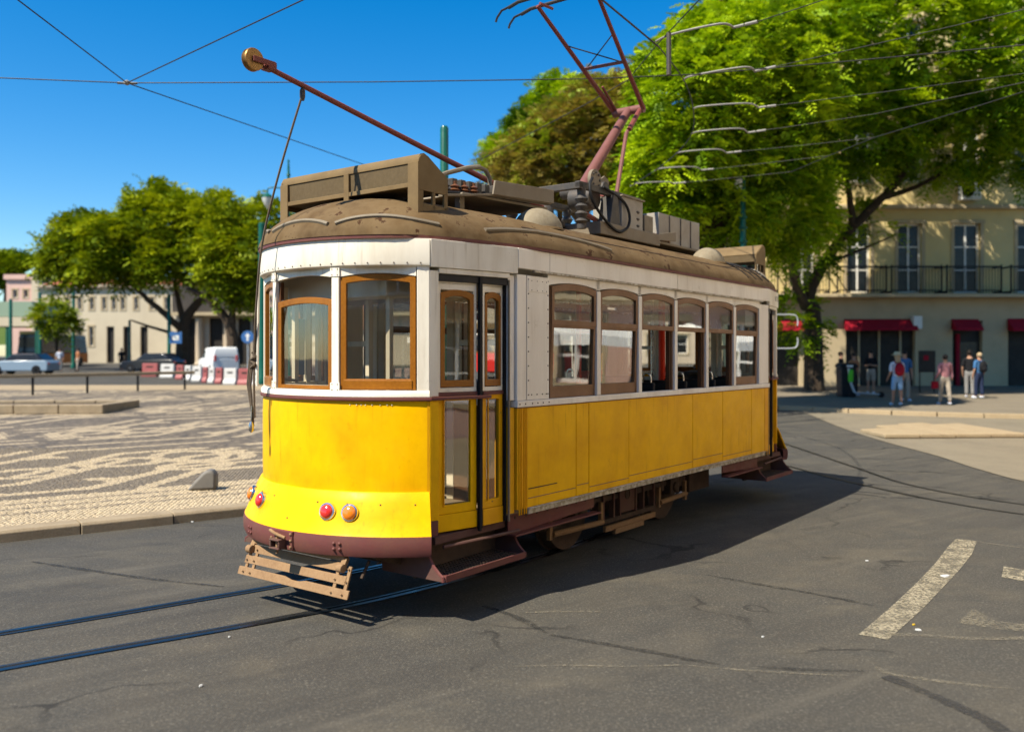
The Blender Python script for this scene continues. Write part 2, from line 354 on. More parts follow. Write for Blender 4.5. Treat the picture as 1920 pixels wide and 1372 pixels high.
def asphalt_mat():
    m, n, l, p, out = newmat('asphalt')
    co = n.new('ShaderNodeTexCoord').outputs['Object']
    f1 = ramp(n, l, noise(n, l, co, .45, 6, .62), .35, .68)
    f2 = ramp(n, l, noise(n, l, co, 2.1, 7, .68), .34, .70)
    v = n.new('ShaderNodeTexVoronoi'); v.inputs['Scale'].default_value = 95; l.new(co, v.inputs['Vector'])
    c = mixc(n, l, f1, (.048,.0445,.038), (.082,.073,.057))
    c = mixc(n, l, mul(n, l, f2, .8), c, (.050,.049,.044))
    warm = ramp(n, l, noise(n, l, co, .9, 5, .6, (1,1.6,1)), .52, .75)
    c = mixc(n, l, mul(n, l, warm, .7), c, (.110,.095,.068))
    pt_ = ramp(n, l, noise(n, l, co, .8, 3, .5, (.7,1.5,1)), .565, .585); c = mixc(n, l, mul(n, l, pt_, .35), c, (.042,.041,.038))
    lt = ramp(n, l, noise(n, l, co, 48, 4, .75), .50, .74)
    c = mixc(n, l, mul(n, l, lt, .8), c, (.165,.149,.12))
    dk = ramp(n, l, noise(n, l, co, 62, 4, .75), .52, .72)
    c = mixc(n, l, mul(n, l, dk, .8), c, (.026,.024,.021))
    agg = ramp(n, l, v.outputs['Color'], .80, .96)
    c = mixc(n, l, mul(n, l, agg, .6), c, (.185,.168,.135))
    f4 = ramp(n, l, noise(n, l, co, 1.1, 7, .72, (1,.4,1)), .56, .72)
    c = mixc(n, l, mul(n, l, f4, .5), c, (.034,.031,.028))
    f5 = ramp(n, l, noise(n, l, co, 6, 8, .72), .64, .74)
    c = mixc(n, l, mul(n, l, f5, .55), c, (.033,.030,.026))
    mp = n.new('ShaderNodeMapping'); mp.inputs['Rotation'].default_value = (0,0,R(-36)); l.new(co, mp.inputs[0])
    tr_ = ramp(n, l, noise(n, l, mp.outputs[0], 2.2, 6, .62, (.10,1.3,1)), .50, .70); c = mixc(n, l, mul(n, l, tr_, .45), c, (.036,.034,.031))
    tr2 = ramp(n, l, noise(n, l, mp.outputs[0], 1.6, 6, .66, (.14,1.1,1)), .56, .72); c = mixc(n, l, mul(n, l, tr2, .5), c, (.125,.112,.088))
    ck = n.new('ShaderNodeTexVoronoi'); ck.feature = 'DISTANCE_TO_EDGE'; ck.inputs['Scale'].default_value = .42
    wv = n.new('ShaderNodeVectorMath'); wv.operation = 'ADD'; nz = n.new('ShaderNodeTexNoise'); nz.inputs['Scale'].default_value = 1.4; nz.inputs['Detail'].default_value = 5; l.new(co, nz.inputs['Vector'])
    l.new(co, wv.inputs[0]); l.new(nz.outputs['Color'], wv.inputs[1]); l.new(wv.outputs[0], ck.inputs['Vector'])
    cf = ramp(n, l, ck.outputs['Distance'], .004, .014, True); cm = ramp(n, l, noise(n, l, co, .6, 3), .50, .60)
    c = mixc(n, l, mul(n, l, mul(n, l, cf, cm), .75), c, (.016,.015,.014))
    l.new(c, p.inputs['Base Color']); p.inputs['Roughness'].default_value = .85; p.inputs['Specular IOR Level'].default_value = .25
    b = n.new('ShaderNodeBump'); b.inputs['Strength'].default_value = .7; b.inputs['Distance'].default_value = .008
    l.new(noise(n, l, co, 70, 4, .7), b.inputs['Height']); l.new(b.outputs[0], p.inputs['Normal']); M['asphalt'] = m
asphalt_mat()
def worn_mat(name, col, keep0, keep1, scale=45, amount=1.0, scale2=5):       # worn paint or tar: breaks up where it has rubbed away
    m, n, l, p, out = newmat(name); co = n.new('ShaderNodeTexCoord').outputs['Object']
    p.inputs['Base Color'].default_value = (*col, 1); p.inputs['Roughness'].default_value = .8
    f = ramp(n, l, noise(n, l, co, scale, 5, .7), keep0, keep1); f2 = ramp(n, l, noise(n, l, co, scale2, 5, .6), .25, .55)
    tr = n.new('ShaderNodeBsdfTransparent'); mx = n.new('ShaderNodeMixShader')
    l.new(mul(n, l, mul(n, l, f, f2), amount), mx.inputs[0]); l.new(tr.outputs[0], mx.inputs[1]); l.new(p.outputs[0], mx.inputs[2]); l.new(mx.outputs[0], out.inputs[0]); M[name] = m
worn_mat('paint_worn', (.33,.285,.195), .36, .56, 38, .92)
worn_mat('paint_faint', (.26,.225,.155), .40, .62, 34, .6)
worn_mat('tar_seam', (.035,.033,.03), .30, .50, 30, .85)
worn_mat('tar_faint', (.026,.025,.022), .34, .56, 24, .7)

# ================================================================ THE GROUND
def ground():
    xs = [-400,-120,-60,-30,-15,-8,-4,0,4,8,15,30,60,120,400]; ys = [-120,-40,-20,-8,0,4,8,14,18,24,30,38,46,54,62,70,78,86,94,120,200,500]
    V = [(x, y, gz(y)) for y in ys for x in xs]; n = len(xs)
    F = [(j*n+i, j*n+i+1, (j+1)*n+i+1, (j+1)*n+i) for j in range(len(ys)-1) for i in range(n-1)]
    return struct(fastmesh('road', V, F, 'asphalt'))
ground()

# ---- the square on the left, laid with black and white limestone setts
K0 = Vector((-5.548, 9.478)); KD = Vector((.8090, .5878)); KN = Vector((-.5878, .8090))
def st(s, t): return K0 + KD*s + KN*t
def motif(s_, t_):                                     # 1 = pale limestone, 0 = black basalt (numpy arrays)
    s, t = s_, t_; out = np.ones_like(s)
    for a_, b_ in ((1.05,1.19),(1.46,1.58),(1.86,1.97)): out[(t > a_) & (t < b_)] = .45
    inn = t > 2.35; s = s_/1.5; t = 2.35+(t_-2.35)/1.7
    cw, ch = 4.6, 3.6
    row = np.floor((t-2.35)/ch); ps = ((s + row*cw*.5 + 1.2) % cw) - cw/2; pt = ((t-2.35) % ch) - ch/2
    ln = np.zeros_like(s, bool); w_ = .075
    def seg(x0, y0, x1, y1, ww=w_):
        dx, dy = x1-x0, y1-y0; k = np.clip(((ps-x0)*dx+(pt-y0)*dy)/(dx*dx+dy*dy),0,1); return np.hypot(ps-x0-k*dx, pt-y0-k*dy) < ww
    for sg in (1,-1):
        p, q = ps*sg, pt*sg
        for (x0,y0,x1,y1) in ((-2.3,.55,-.9,.55),(-.9,.55,.15,1.5),(.15,1.5,2.3,1.5),(-2.3,.95,-1.05,.95),(-1.05,.95,-.25,1.75),(-.6,-.3,.7,.9),(.7,.9,1.7,.9)): ln |= seg(x0*sg,y0*sg,x1*sg,y1*sg)
        for cx, cy, rx, ry in ((.55,.15,.42,.30),(1.35,.25,.40,.46),(1.15,-.55,.34,.24),(-1.55,.05,.40,.28)):
            ln |= np.abs(np.hypot((p-cx)/rx, (q-cy)/ry) - 1) < w_/min(rx, ry)
        for cx, cy, rx, ry, an in ((1.9,.62,.26,.10,.5),(1.95,.2,.26,.10,-.3),(-.2,1.05,.22,.09,.8),(-1.9,-.35,.26,.10,.4),(.1,-1.0,.24,.10,-.6)):
            ca, sa = math.cos(an), math.sin(an); u2 = (p-cx)*ca+(q-cy)*sa; v2 = -(p-cx)*sa+(q-cy)*ca; ln |= (u2/rx)**2+(v2/ry)**2 < 1
    out[inn & ~ln] = 0
    return out
def plaza():
    # base bed
    P = [st(-24,.30), st(8.5,.30), Vector((2.2,17.)), Vector((3.2,24.)), Vector((5.,43.)), Vector((-60.,43.)), Vector((-60,5.))]
    ys = [0,14,18,22,26,30,34,38,43.0]
    b = MB()
    # clip the polygon into strips in Y so that it follows the rising ground
    def clip(poly, y, keep_above):
        out = []
        for i in range(len(poly)):
            a, c = poly[i], poly[(i+1)%len(poly)]
            ia = (a.y >= y) if keep_above else (a.y <= y); ic = (c.y >= y) if keep_above else (c.y <= y)
            if ia: out.append(a)
            if ia != ic: t = (y-a.y)/(c.y-a.y); out.append(a + (c-a)*t)
        return out
    for y0, y1 in zip(ys[:-1], ys[1:]):
        q = clip(clip(P, y0, True), y1, False)
        if len(q) > 2: b.add([(p.x, p.y, gz(p.y)+.105) for p in q], [tuple(range(len(q)))])
    base = b.build('plaza_pavement', 'mortar'); struct(base)
    # near setts, one by one
    cs = .058; S0 = np.arange(-6, 9.0, cs); T0 = np.arange(.32, 11, cs)
    ss, tt = np.meshgrid(S0, T0); ss = ss + (np.arange(len(T0)) % 2)[:,None]*cs/2
    ss = ss.ravel() + rng.uniform(-.006,.006,ss.size); tt = tt.ravel() + rng.uniform(-.006,.006,tt.size)
    X = K0.x + KD.x*ss + KN.x*tt; Y = K0.y + KD.y*ss + KN.y*tt
    k = (X > -.62*Y) & (X < -.22*Y) & (Y < 17.5); ss, tt, X, Y = ss[k], tt[k], X[k], Y[k]; n = len(X)
    col = motif(ss, tt); col = np.clip(np.where(col > .7, .86 + rng.normal(0,.14,n), np.where(col > .3, .42 + rng.normal(0,.16,n), .10 + np.abs(rng.normal(0,.09,n)))), 0, 1)
    Z = .015*np.clip(Y-14,0,80) + .105
    h = rng.uniform(.013,.019,n); tx = rng.normal(0,.035,n); ty = rng.normal(0,.035,n)
    hw = cs/2 - rng.uniform(.001,.005,n); hd = cs/2 - rng.uniform(.001,.005,n); ang = math.atan2(KD.y, KD.x) + rng.normal(0,.07,n)
    ca, sa = np.cos(ang), np.sin(ang); V = np.zeros((n, 8, 3), np.float32)
    for i, (a, b2) in enumerate(((-1,-1),(1,-1),(1,1),(-1,1))):
        for top in (0, 1):
            sh = .88 if top else 1.0
            lx, ly = a*hw*sh, b2*hd*sh
            V[:, i+4*top, 0] = X + lx*ca - ly*sa; V[:, i+4*top, 1] = Y + lx*sa + ly*ca
            V[:, i+4*top, 2] = Z + (h + lx*tx + ly*ty if top else -.004)
    F = np.array([(4,5,6,7),(0,1,5,4),(1,2,6,5),(2,3,7,6),(3,0,4,7)]); FF = (np.arange(n)[:,None,None]*8 + F[None]).reshape(-1,4)
    o = fastmesh('setts', V.reshape(-1,3), FF, 'cobble', base, np.repeat(col, 5)); o['kind'] = 'stuff'
    # beyond, setts too small to tell apart
    cs = .11; S0 = np.arange(-34, 26, cs); T0 = np.arange(.32, 38, cs); ss, tt = np.meshgrid(S0, T0); ss = ss.ravel(); tt = tt.ravel()
    X = K0.x + KD.x*ss + KN.x*tt; Y = K0.y + KD.y*ss + KN.y*tt
    near = (X > -.62*Y) & (X < -.22*Y) & (Y < 17.5)
    k = ~near & (X > -.64*Y) & (X < -.15*Y) & (Y > 9.5) & (Y < 38.5); ss, tt, X, Y = ss[k], tt[k], X[k], Y[k]; n = len(X)
    c = motif(ss, tt); col = np.clip(np.where(c > .7, .80, np.where(c > .3, .42, .12)) + rng.normal(0,.12,n), 0, 1)
    V = np.zeros((n,4,3), np.float32); hw = cs*.46
    for i, (a, b2) in enumerate(((-1,-1),(1,-1),(1,1),(-1,1))):
        V[:,i,0] = X + a*hw*KD.x + b2*hw*KN.x; V[:,i,1] = Y + a*hw*KD.y + b2*hw*KN.y; V[:,i,2] = .015*np.clip(V[:,i,1]-14,0,80) + .118
    o = fastmesh('far_setts', V.reshape(-1,3), np.arange(n*4).reshape(n,4), 'cobble', base, col); o['kind'] = 'stuff'
    # pale border at the far side of the square
    b = MB(); b.add([(-60,38.6,gz(38.6)+.12),(4.6,38.6,gz(38.6)+.12),(5,43,gz(43)+.12),(-60,43,gz(43)+.12)], [(0,1,2,3)]); b.build('border_paving', 'stone_slab', base)
    # kerb stones
    s = -7.0
    while s < 8.4:
        L = random.uniform(.95,1.5); g = .012
        b = MB(); o2 = random.uniform(-.008,.008)
        vs = []
        for z, t0, t1 in ((-.02,0,.30),(.10,.004,.30),(.128,.03,.30)):
            for a, t in ((s,t0+o2),(s+L-g,t0+o2),(s+L-g,t1),(s,t1)): q = st(a,t); vs.append((q.x,q.y,gz(q.y)+z))
        b.add(vs, [(0,1,5,4),(1,2,6,5),(2,3,7,6),(3,0,4,7),(4,5,9,8),(5,6,10,9),(6,7,11,10),(7,4,8,11),(8,9,10,11)])
        b.build('kerb_stone', 'stone_kerb', base, bevel=.008); s += L
plaza()

# ---- right-hand pavement, raised sidewalk before the shops
def sheet(name, pts, dz, mat_, parent=None):
    P = [Vector(p) for p in pts]; b = MB(); ys = sorted(set([-30,14,18,22,26,30,34,38,42,46,94]))
    def clip(poly, y, up):
        out = []
        for i in range(len(poly)):
            a, c = poly[i], poly[(i+1)%len(poly)]; ia = (a.y >= y) if up else (a.y <= y); ic = (c.y >= y) if up else (c.y <= y)
            if ia: out.append(a)
            if ia != ic: t = (y-a.y)/(c.y-a.y); out.append(a+(c-a)*t)
        return out
    for y0, y1 in zip(ys[:-1], ys[1:]):
        q = clip(clip(P, y0, True), y1, False)
        if len(q) > 2: b.add([(p.x,p.y,gz(p.y)+dz) for p in q], [tuple(range(len(q)))])
    return b.build(name, mat_, parent)
def smooth_path(pts, n=8):
    pts = [Vector(p) for p in pts]; out = []
    for i in range(len(pts)-1):
        p0, p1, p2, p3 = pts[max(i-1,0)], pts[i], pts[i+1], pts[min(i+2,len(pts)-1)]
        for k in range(n):
            t = k/n; out.append(.5*((2*p1)+(p2-p0)*t+(2*p0-5*p1+4*p2-p3)*t*t+(3*p1-p0-3*p2+p3)*t**3))
    out.append(pts[-1]); return out
edge = smooth_path([(9.4,28.6),(8.95,25.5),(8.55,22.5),(8.35,19.5),(8.35,17.2),(8.2,15.3),(8.3,13.6),(9.2,11.0),(11.5,8.5)], 6)
struct(sheet('side_pavement', [tuple(p) for p in edge] + [(30,8.5),(30,24.0),(12.2,26.4)], .012, 'pavement'))
kline = smooth_path([(7.4,31.0),(8.2,29.6),(9.4,28.6),(12.2,26.5),(16,25.2),(22,24.2),(34,23.2)], 6)
sw = struct(sheet('shop_sidewalk', [tuple(p) for p in kline] + [(60,23.2),(60,46),(6.5,46)], .13, 'sidewalk'))
acc = 0; i0 = 0
for i in range(1, len(kline)):                       # kerb stones of the shop sidewalk
    acc = (kline[i]-kline[i0]).length
    if acc > 1.1 or i == len(kline)-1:
        a, c = kline[i0], kline[i]; d = (c-a).normalized(); nn = Vector((-d.y, d.x))
        if nn.y < 0: nn = -nn
        b = MB(); vs = []
        for z, off in ((-.02,-.14),(.135,-.12)):
            for q, o2 in ((a+d*.01,off),(c-d*.01,off),(c-d*.01,.16),(a+d*.01,.16)): w_ = q+nn*o2; vs.append((w_.x,w_.y,gz(w_.y)+z+.004))
        b.add(vs, [(0,1,5,4),(1,2,6,5),(2,3,7,6),(3,0,4,7),(4,5,6,7)]); b.build('kerb_stone', 'stone_slab', sw, bevel=.015); i0 = i
# flat island slab of pale stone on the pavement
isl = thing('stone_island', 'low pale stone slab lying on the sunlit side pavement', 'slab', (10.3,21.6,gz(21.6)+.012))
ip = [(-1.75,-1.35),(.3,-1.5),(1.6,-1.2),(1.75,.2),(1.5,1.7),(.4,1.95),(-.8,1.2),(-1.55,-.2)]
for q0, q1 in ((0,.5),(.5,1)):
    pass
for k in range(4):                                   # four fitted slabs
    a = -1.7+k*.85; c = a+.83
    b = MB(); y0 = -1.42+.05*k; y1 = [.1,1.2,1.85,1.6][k]
    b.prism([(a,y0),(c,y0+.02),(c,y1+.25),(a,y1-.1)], lambda p: (p[0],p[1],-.01), lambda p: (p[0],p[1],.085)); b.build('slab', 'stone_slab', isl, bevel=.02)

# ---- tram rails (running rail + groove), laid flush with the road
def offset(path, o):
    out = []
    for i, p in enumerate(path):
        d = (path[min(i+1,len(path)-1)]-path[max(i-1,0)]).normalized(); out.append(p + Vector((-d.y, d.x))*o)
    return out
def rail(name, label, pts, side, w=.048, g=.042, head='rail_steel'):
    path = smooth_path(pts, 8); root = thing(name, label, 'rail', (path[0].x, path[0].y, 0))
    o = Vector((path[0].x, path[0].y))
    def ribbon(nm, a, c, z, m):
        A = offset(path, a); C = offset(path, c); b = MB()
        b.strip([[(p.x-o.x,p.y-o.y,gz(p.y)+z) for p in A], [(p.x-o.x,p.y-o.y,gz(p.y)+z) for p in C]])
        return b.build(nm, m, root)
    ribbon('rail_head', 0, w*side, .009, head); ribbon('groove', -g*side, 0, .005, 'groove'); ribbon('rail_lip', -(g+.022)*side, -g*side, .008, 'rail_steel')
    return root
near = [(-9.6,1.0),(-6.2,3.55),(-3.319,5.671),(-2.201,6.446),(-1.389,7.05),(-.749,7.65),(-.153,8.30),(.411,8.99),(1.026,9.90),(1.62,10.95),(2.12,12.0),(2.6,13.3),(3.0,14.8),(3.25,16.6),(3.3,20.),(3.1,30.)]
rail('tram_rail', 'polished near rail curving under the tram beside its entrance step', near, -1)
far = [(-10.1,1.75),(-6.7,4.25),(-3.79,6.37),(-2.56,7.32),(-2.078,7.70),(-1.45,8.26),(-.85,8.90),(-.33,9.55),(.23,10.38),(.80,11.42),(1.27,12.4),(1.72,13.6),(2.1,15.0),(2.35,16.7),(2.4,20.),(2.2,30.)]
rail('tram_rail', 'polished far rail passing behind the front lifeguard of the tram', far, 1)
def rpx(l): return [tuple(pxg(x,y)[:2]) for x,y in l]
rail('tram_rail', 'thin embedded rail behind the tram, the one nearer the camera', rpx([(1400,852),(1455,868),(1540,891),(1620,910),(1720,932),(1850,955),(2000,975)]), -1, .02, .022, 'rail_steel')
rail('tram_rail', 'thin embedded rail behind the tram, the one farther from the camera', rpx([(1460,828),(1520,848),(1600,875),(1690,905),(1800,928),(1950,950)]), 1, .02, .022, 'rail_steel')

# ---- road markings, seams and scuffs
def flat(name, poly, z, m, label=None, cat=None):
    b = MB(); b.add([(x,y,gz(y)+z) for x,y in poly], [tuple(range(len(poly)))]); o = b.build(name, m)
    if label: tag(o, label, cat)
    return o
def ribbonpx(name, pts, w, z, m, label, cat, taper=False):
    P = smooth_path(rpx(pts), 8); n = len(P); b = MB(); A, C = [], []
    for i, p in enumerate(P):
        d = (P[min(i+1,n-1)]-P[max(i-1,0)]).normalized(); q = Vector((-d.y,d.x)); ww = w*(.55+.45*random.random())*(math.sin(math.pi*(i+.6)/(n+.2))**.4 if taper else 1)
        A.append((p.x+q.x*ww/2, p.y+q.y*ww/2, gz(p.y)+z)); C.append((p.x-q.x*ww/2, p.y-q.y*ww/2, gz(p.y)+z))
    b.strip([A, C]); return tag(b.build(name, m), label, cat)
flat('lane_dash', rpx([(1610,1190),(1640,1165),(1680,1130),(1720,1092),(1755,1055),(1778,1025),(1792,1011),(1832,1015),(1822,1040),(1798,1070),(1765,1105),(1730,1142),(1690,1178),(1665,1200)]), .006, 'paint_worn', 'worn white curved lane dash across the asphalt at lower right', 'road marking')
flat('paint_patch', rpx([(1882,1062),(1960,1076),(1960,1098),(1878,1082)]), .006, 'paint_worn', 'worn white paint stub at the right edge above the faded triangle', 'road marking')
flat('triangle_mark', rpx([(1825,1142),(1868,1165),(1940,1172),(1940,1186),(1870,1180),(1795,1168)]), .006, 'paint_faint', 'faded triangular road paint at the right below the stub', 'road marking')
ribbonpx('paint_line', [(1800,1010),(1860,1020),(1940,1030)], .05, .006, 'paint_faint', 'thin faded line leading right from the top of the curved dash', 'road marking')
ribbonpx('paint_line', [(1660,1190),(1740,1192),(1830,1198),(1940,1196)], .07, .006, 'paint_faint', 'thin faded line leading right from the foot of the curved dash', 'road marking')
ribbonpx('paint_line', [(1640,1248),(1662,1262),(1720,1272),(1800,1282),(1900,1292)], .06, .006, 'paint_faint', 'faded pale streak beside the tar seam at bottom right', 'road marking', True)
ribbonpx('paint_line', [(1290,1248),(1380,1256),(1480,1262),(1600,1268)], .04, .006, 'paint_faint', 'long thin pale scuff running across the bottom of the road', 'road marking', True)
ribbonpx('paint_line', [(985,1149),(1050,1147),(1125,1147)], .05, .006, 'paint_faint', 'short pale scuff on the asphalt just below the tram shadow', 'road marking', True)
ribbonpx('paint_line', [(960,1250),(1060,1248),(1180,1250),(1290,1247)], .03, .0065, 'paint_faint', 'pale wandering scuff left of the long one at the bottom', 'road marking', True)
ribbonpx('tar_seam', [(905,1136),(950,1150),(985,1165),(1025,1187)], 0.085, .005, 'tar_faint', 'dark tar seam curving out of the tram shadow near its front', 'tar seam', True)
ribbonpx('tar_seam', [(1030,1190),(1120,1205),(1230,1224),(1290,1236),(1350,1246)], 0.076, .0052, 'tar_faint', 'dark tar seam slanting across the lower middle of the road', 'tar seam', True)
ribbonpx('tar_seam', [(1420,1250),(1520,1256),(1620,1258)], 0.060, .0054, 'tar_faint', 'short dark seam left of the pale streak at bottom right', 'tar seam', True)
ribbonpx('tar_seam', [(1660,1268),(1720,1292),(1790,1322),(1850,1350),(1880,1372)], 0.119, .005, 'tar_seam', 'dark tar seam running off the bottom right corner', 'tar seam')
ribbonpx('tar_seam', [(1325,1078),(1420,1095),(1520,1112),(1640,1136)], 0.085, .005, 'tar_faint', 'dark tar seam reaching from the tram shadow to the curved dash', 'tar seam', True)
ribbonpx('tar_seam', [(60,1053),(160,1068),(280,1085),(420,1100)], 0.085, .005, 'tar_faint', 'faint dark seam on the road between kerb and far rail', 'tar seam', True)
for (x, y, w_, lb, m_) in ((1771,1081,.085,'white paper scrap lying on the curved lane dash','paper'),(1722,1182,.04,'white scrap beside the foot of the curved dash','paper'),(1713,1172,.026,'yellow fallen leaf near the foot of the curved dash','leaf_litter'),(1625,1052,.03,'tiny white scrap left of the upper curved dash','paper'),(361,979,.035,'crumpled white scrap by the left kerb','paper'),(430,1195,.02,'tiny white fleck below the near rail at left','paper'),(1430,1195,.022,'pale fleck on the asphalt below the tram shadow','paper'),(377,1287,.025,'pale fleck low on the left of the road','paper')):
    c = pxg(x, y); b = MB(); n = 7; top = []
    for k in range(n): t = 2*math.pi*k/n; r_ = w_*.62*random.uniform(.6,1.1); top.append((r_*math.cos(t), r_*.75*math.sin(t)))
    b.prism(top, lambda p: (p[0],p[1],.004), lambda p: (p[0]*.9,p[1]*.9,.012+.25*abs(p[0])*(.5 if m_=='paper' else .2)))
    o = b.build('litter_scrap', m_); o.location = c; tag(o, lb, 'litter')

# ================================================================ THE YELLOW TRAM
# local frame: u along the car (front at -, rear at +), v across (near wall 0, far wall 2.38), z up from the rail
TL, TW = 5.74, 2.38
ROT = math.atan2(.8, .6)
tram = thing('tram', 'old yellow and white single tram with maroon bumper, standing in the middle of the road', 'tram', (.0355,7.291,0), ROT)
AR = 1.34729; A0 = .83197; UC = .04829                       # end arc radius, half angle, centre
def ends(eu, ev):
    return lambda p: ((TL-p[0]) if eu else p[0], (TW-p[1]) if ev else p[1], p[2])
def fp(a, off, z): return (UC-(AR+off)*math.cos(a), 1.19+(AR+off)*math.sin(a), z)
def arc_shell(name, a0, a1, prof, mat_, parent, eu=0, n=28, bevel=0, thick=.02, smooth=True, label=None):
    """prof: list of (off, z) bottom to top on the outer skin"""
    b = MB(ends(eu,0)); A = [a0+(a1-a0)*i/n for i in range(n+1)]
    outer = [[fp(a,o,z) for a in A] for o, z in prof]; inner = [[fp(a,o-thick,z) for a in A] for o, z in reversed(prof)]
    rows = outer+inner; rows.append(outer[0]); b.strip(rows)
    m = len(rows)-1
    for k in (0, n): b.add([r[k] for r in rows[:-1]], [tuple(range(m))])
    return b.build(name, mat_, parent, bevel=bevel, smooth=smooth, label=label)
def outline(off, nf=24):
    """closed plan outline of the whole car, offset outwards"""
    P = []
    for i in range(nf+1): a = A0 - 2*A0*i/nf; P.append(fp(a, off, 0)[:2])       # far -> near over the front
    side = [(0,-off)]; side += [(TL*i/16,-off) for i in range(1,17)]
    P += [(-.43+.0*off, .097-off)]; P += side; P += [(TL+.43, .097-off)]
    for i in range(nf+1): a = -A0 + 2*A0*i/nf; q = fp(a, off, 0); P.append((TL-q[0], q[1]))
    P += [(TL+.43, TW-.097+off)]; P += [(TL-x, TW+off) for x, _ in [(TL*i/16,0) for i in range(17)]]; P += [(-.43, TW-.097+off)]
    return P
def soften(O, n=3):
    for _ in range(n): O = [((O[i-1][0]+2*O[i][0]+O[(i+1)%len(O)][0])/4, (O[i-1][1]+2*O[i][1]+O[(i+1)%len(O)][1])/4) if not (.3 < O[i][0] < TL-.3) else O[i] for i in range(len(O))]
    return O
def belt(name, off, z0, z1, th, mat_, parent=tram, bevel=0):
    b = MB(); O = soften(outline(off)); I = soften(outline(off-th))
    rows = [[(u,v,z0) for u,v in O], [(u,v,z1) for u,v in O], [(u,v,z1) for u,v in I], [(u,v,z0) for u,v in I]]; rows.append(rows[0])
    b.strip(rows, True); return b.build(name, mat_, parent, bevel=bevel, smooth=True)
def seg_box(b, p, q, o0, o1, z0, z1, s0=0., s1=None):
    """box along plan segment p->q, between outward offsets o0..o1 (outward = to the right of p->q when p front, near side)"""
    p = Vector(p); q = Vector(q); d = q-p; L = d.length; d.normalize(); n = Vector((d.y, -d.x))
    if s1 is None: s1 = L
    vs = []
    for z in (z0, z1):
        for s, o in ((s0,o0),(s1,o0),(s1,o1),(s0,o1)): w_ = p+d*s+n*o; vs.append((w_.x,w_.y,z))
    b.add(vs, [(3,2,1,0),(4,5,6,7),(0,1,5,4),(1,2,6,5),(2,3,7,6),(3,0,4,7)])
def loop_arch(s0, s1, z0, z1, rise, n=10):
    L = [(s0,z0),(s1,z0)]
    for i in range(n+1):
        t = i/n; L.append((s1+(s0-s1)*t, z1-rise+rise*(1-(2*t-1)**2)))
    return L
def plane_fn(p, q):
    p = Vector(p); q = Vector(q); d = (q-p).normalized(); n = Vector((d.y,-d.x))
    return lambda s, z, o: tuple((p+d*s+n*o)) + (z,)
def arch_frame(name, p, q, s0, s1, z0, z1, rise, ws, wt, wb, o0, o1, mat_, parent, xf=None, bevel=.004, tilt=0):
    f = plane_fn(p, q); b = MB(xf); n = 10
    O = loop_arch(s0,s1,z0,z1,rise,n); I = loop_arch(s0+ws,s1-ws,z0+wb,z1-wt,rise*.85,n)
    g = lambda s, z, o: f(s, z, o - tilt*(z-z0))
    rows = [[g(s,z,o1) for s,z in O],[g(s,z,o1) for s,z in I],[g(s,z,o0) for s,z in I],[g(s,z,o0) for s,z in O]]; rows.append(rows[0])
    b.strip(rows, True); return b.build(name, mat_, parent, bevel=bevel)
def arch_pane(name, p, q, s0, s1, z0, z1, rise, o, mat_, parent, xf=None, tilt=0):
    f = plane_fn(p, q); b = MB(xf); L = loop_arch(s0,s1,z0,z1,rise); 
    b.prism(L, lambda t: f(t[0],t[1],o-tilt*(t[1]-z0)), lambda t: f(t[0],t[1],o+.004-tilt*(t[1]-z0))); return b.build(name, mat_, parent)
def spandrel(b, p, q, s0, s1, zs, rise, ztop, o0, o1, n=12):
    f = plane_fn(p, q); lo, hi = [], []
    for i in range(n+1):
        t = i/n; lo.append((s0+(s1-s0)*t, zs-rise+rise*(1-(2*t-1)**2))); hi.append((s0+(s1-s0)*t, ztop))
    rows = [[f(s,z,o1) for s,z in lo],[f(s,z,o1) for s,z in hi],[f(s,z,o0) for s,z in hi],[f(s,z,o0) for s,z in lo]]; rows.append(rows[0]); b.strip(rows)
    for k in (0,n): b.add([r[k] for r in rows[:-1]], [(0,1,2,3)])

ZB, ZS, ZE = 1.70, 1.765, 2.93       # end belt, end sill, eave
Z_ARCH, Z_FR = 2.665, 2.715          # window arch tops, bottom of the fascia

def rivets(name, pts, nrm, parent, r=.007, mat_='under'):
    b = MB()
    for p in pts: b.lathe(p, nrm, [(r,-.002),(r,.003),(r*.5,.006)], 6)
    o = b.build(name, mat_, parent); o['kind'] = 'stuff'; return o

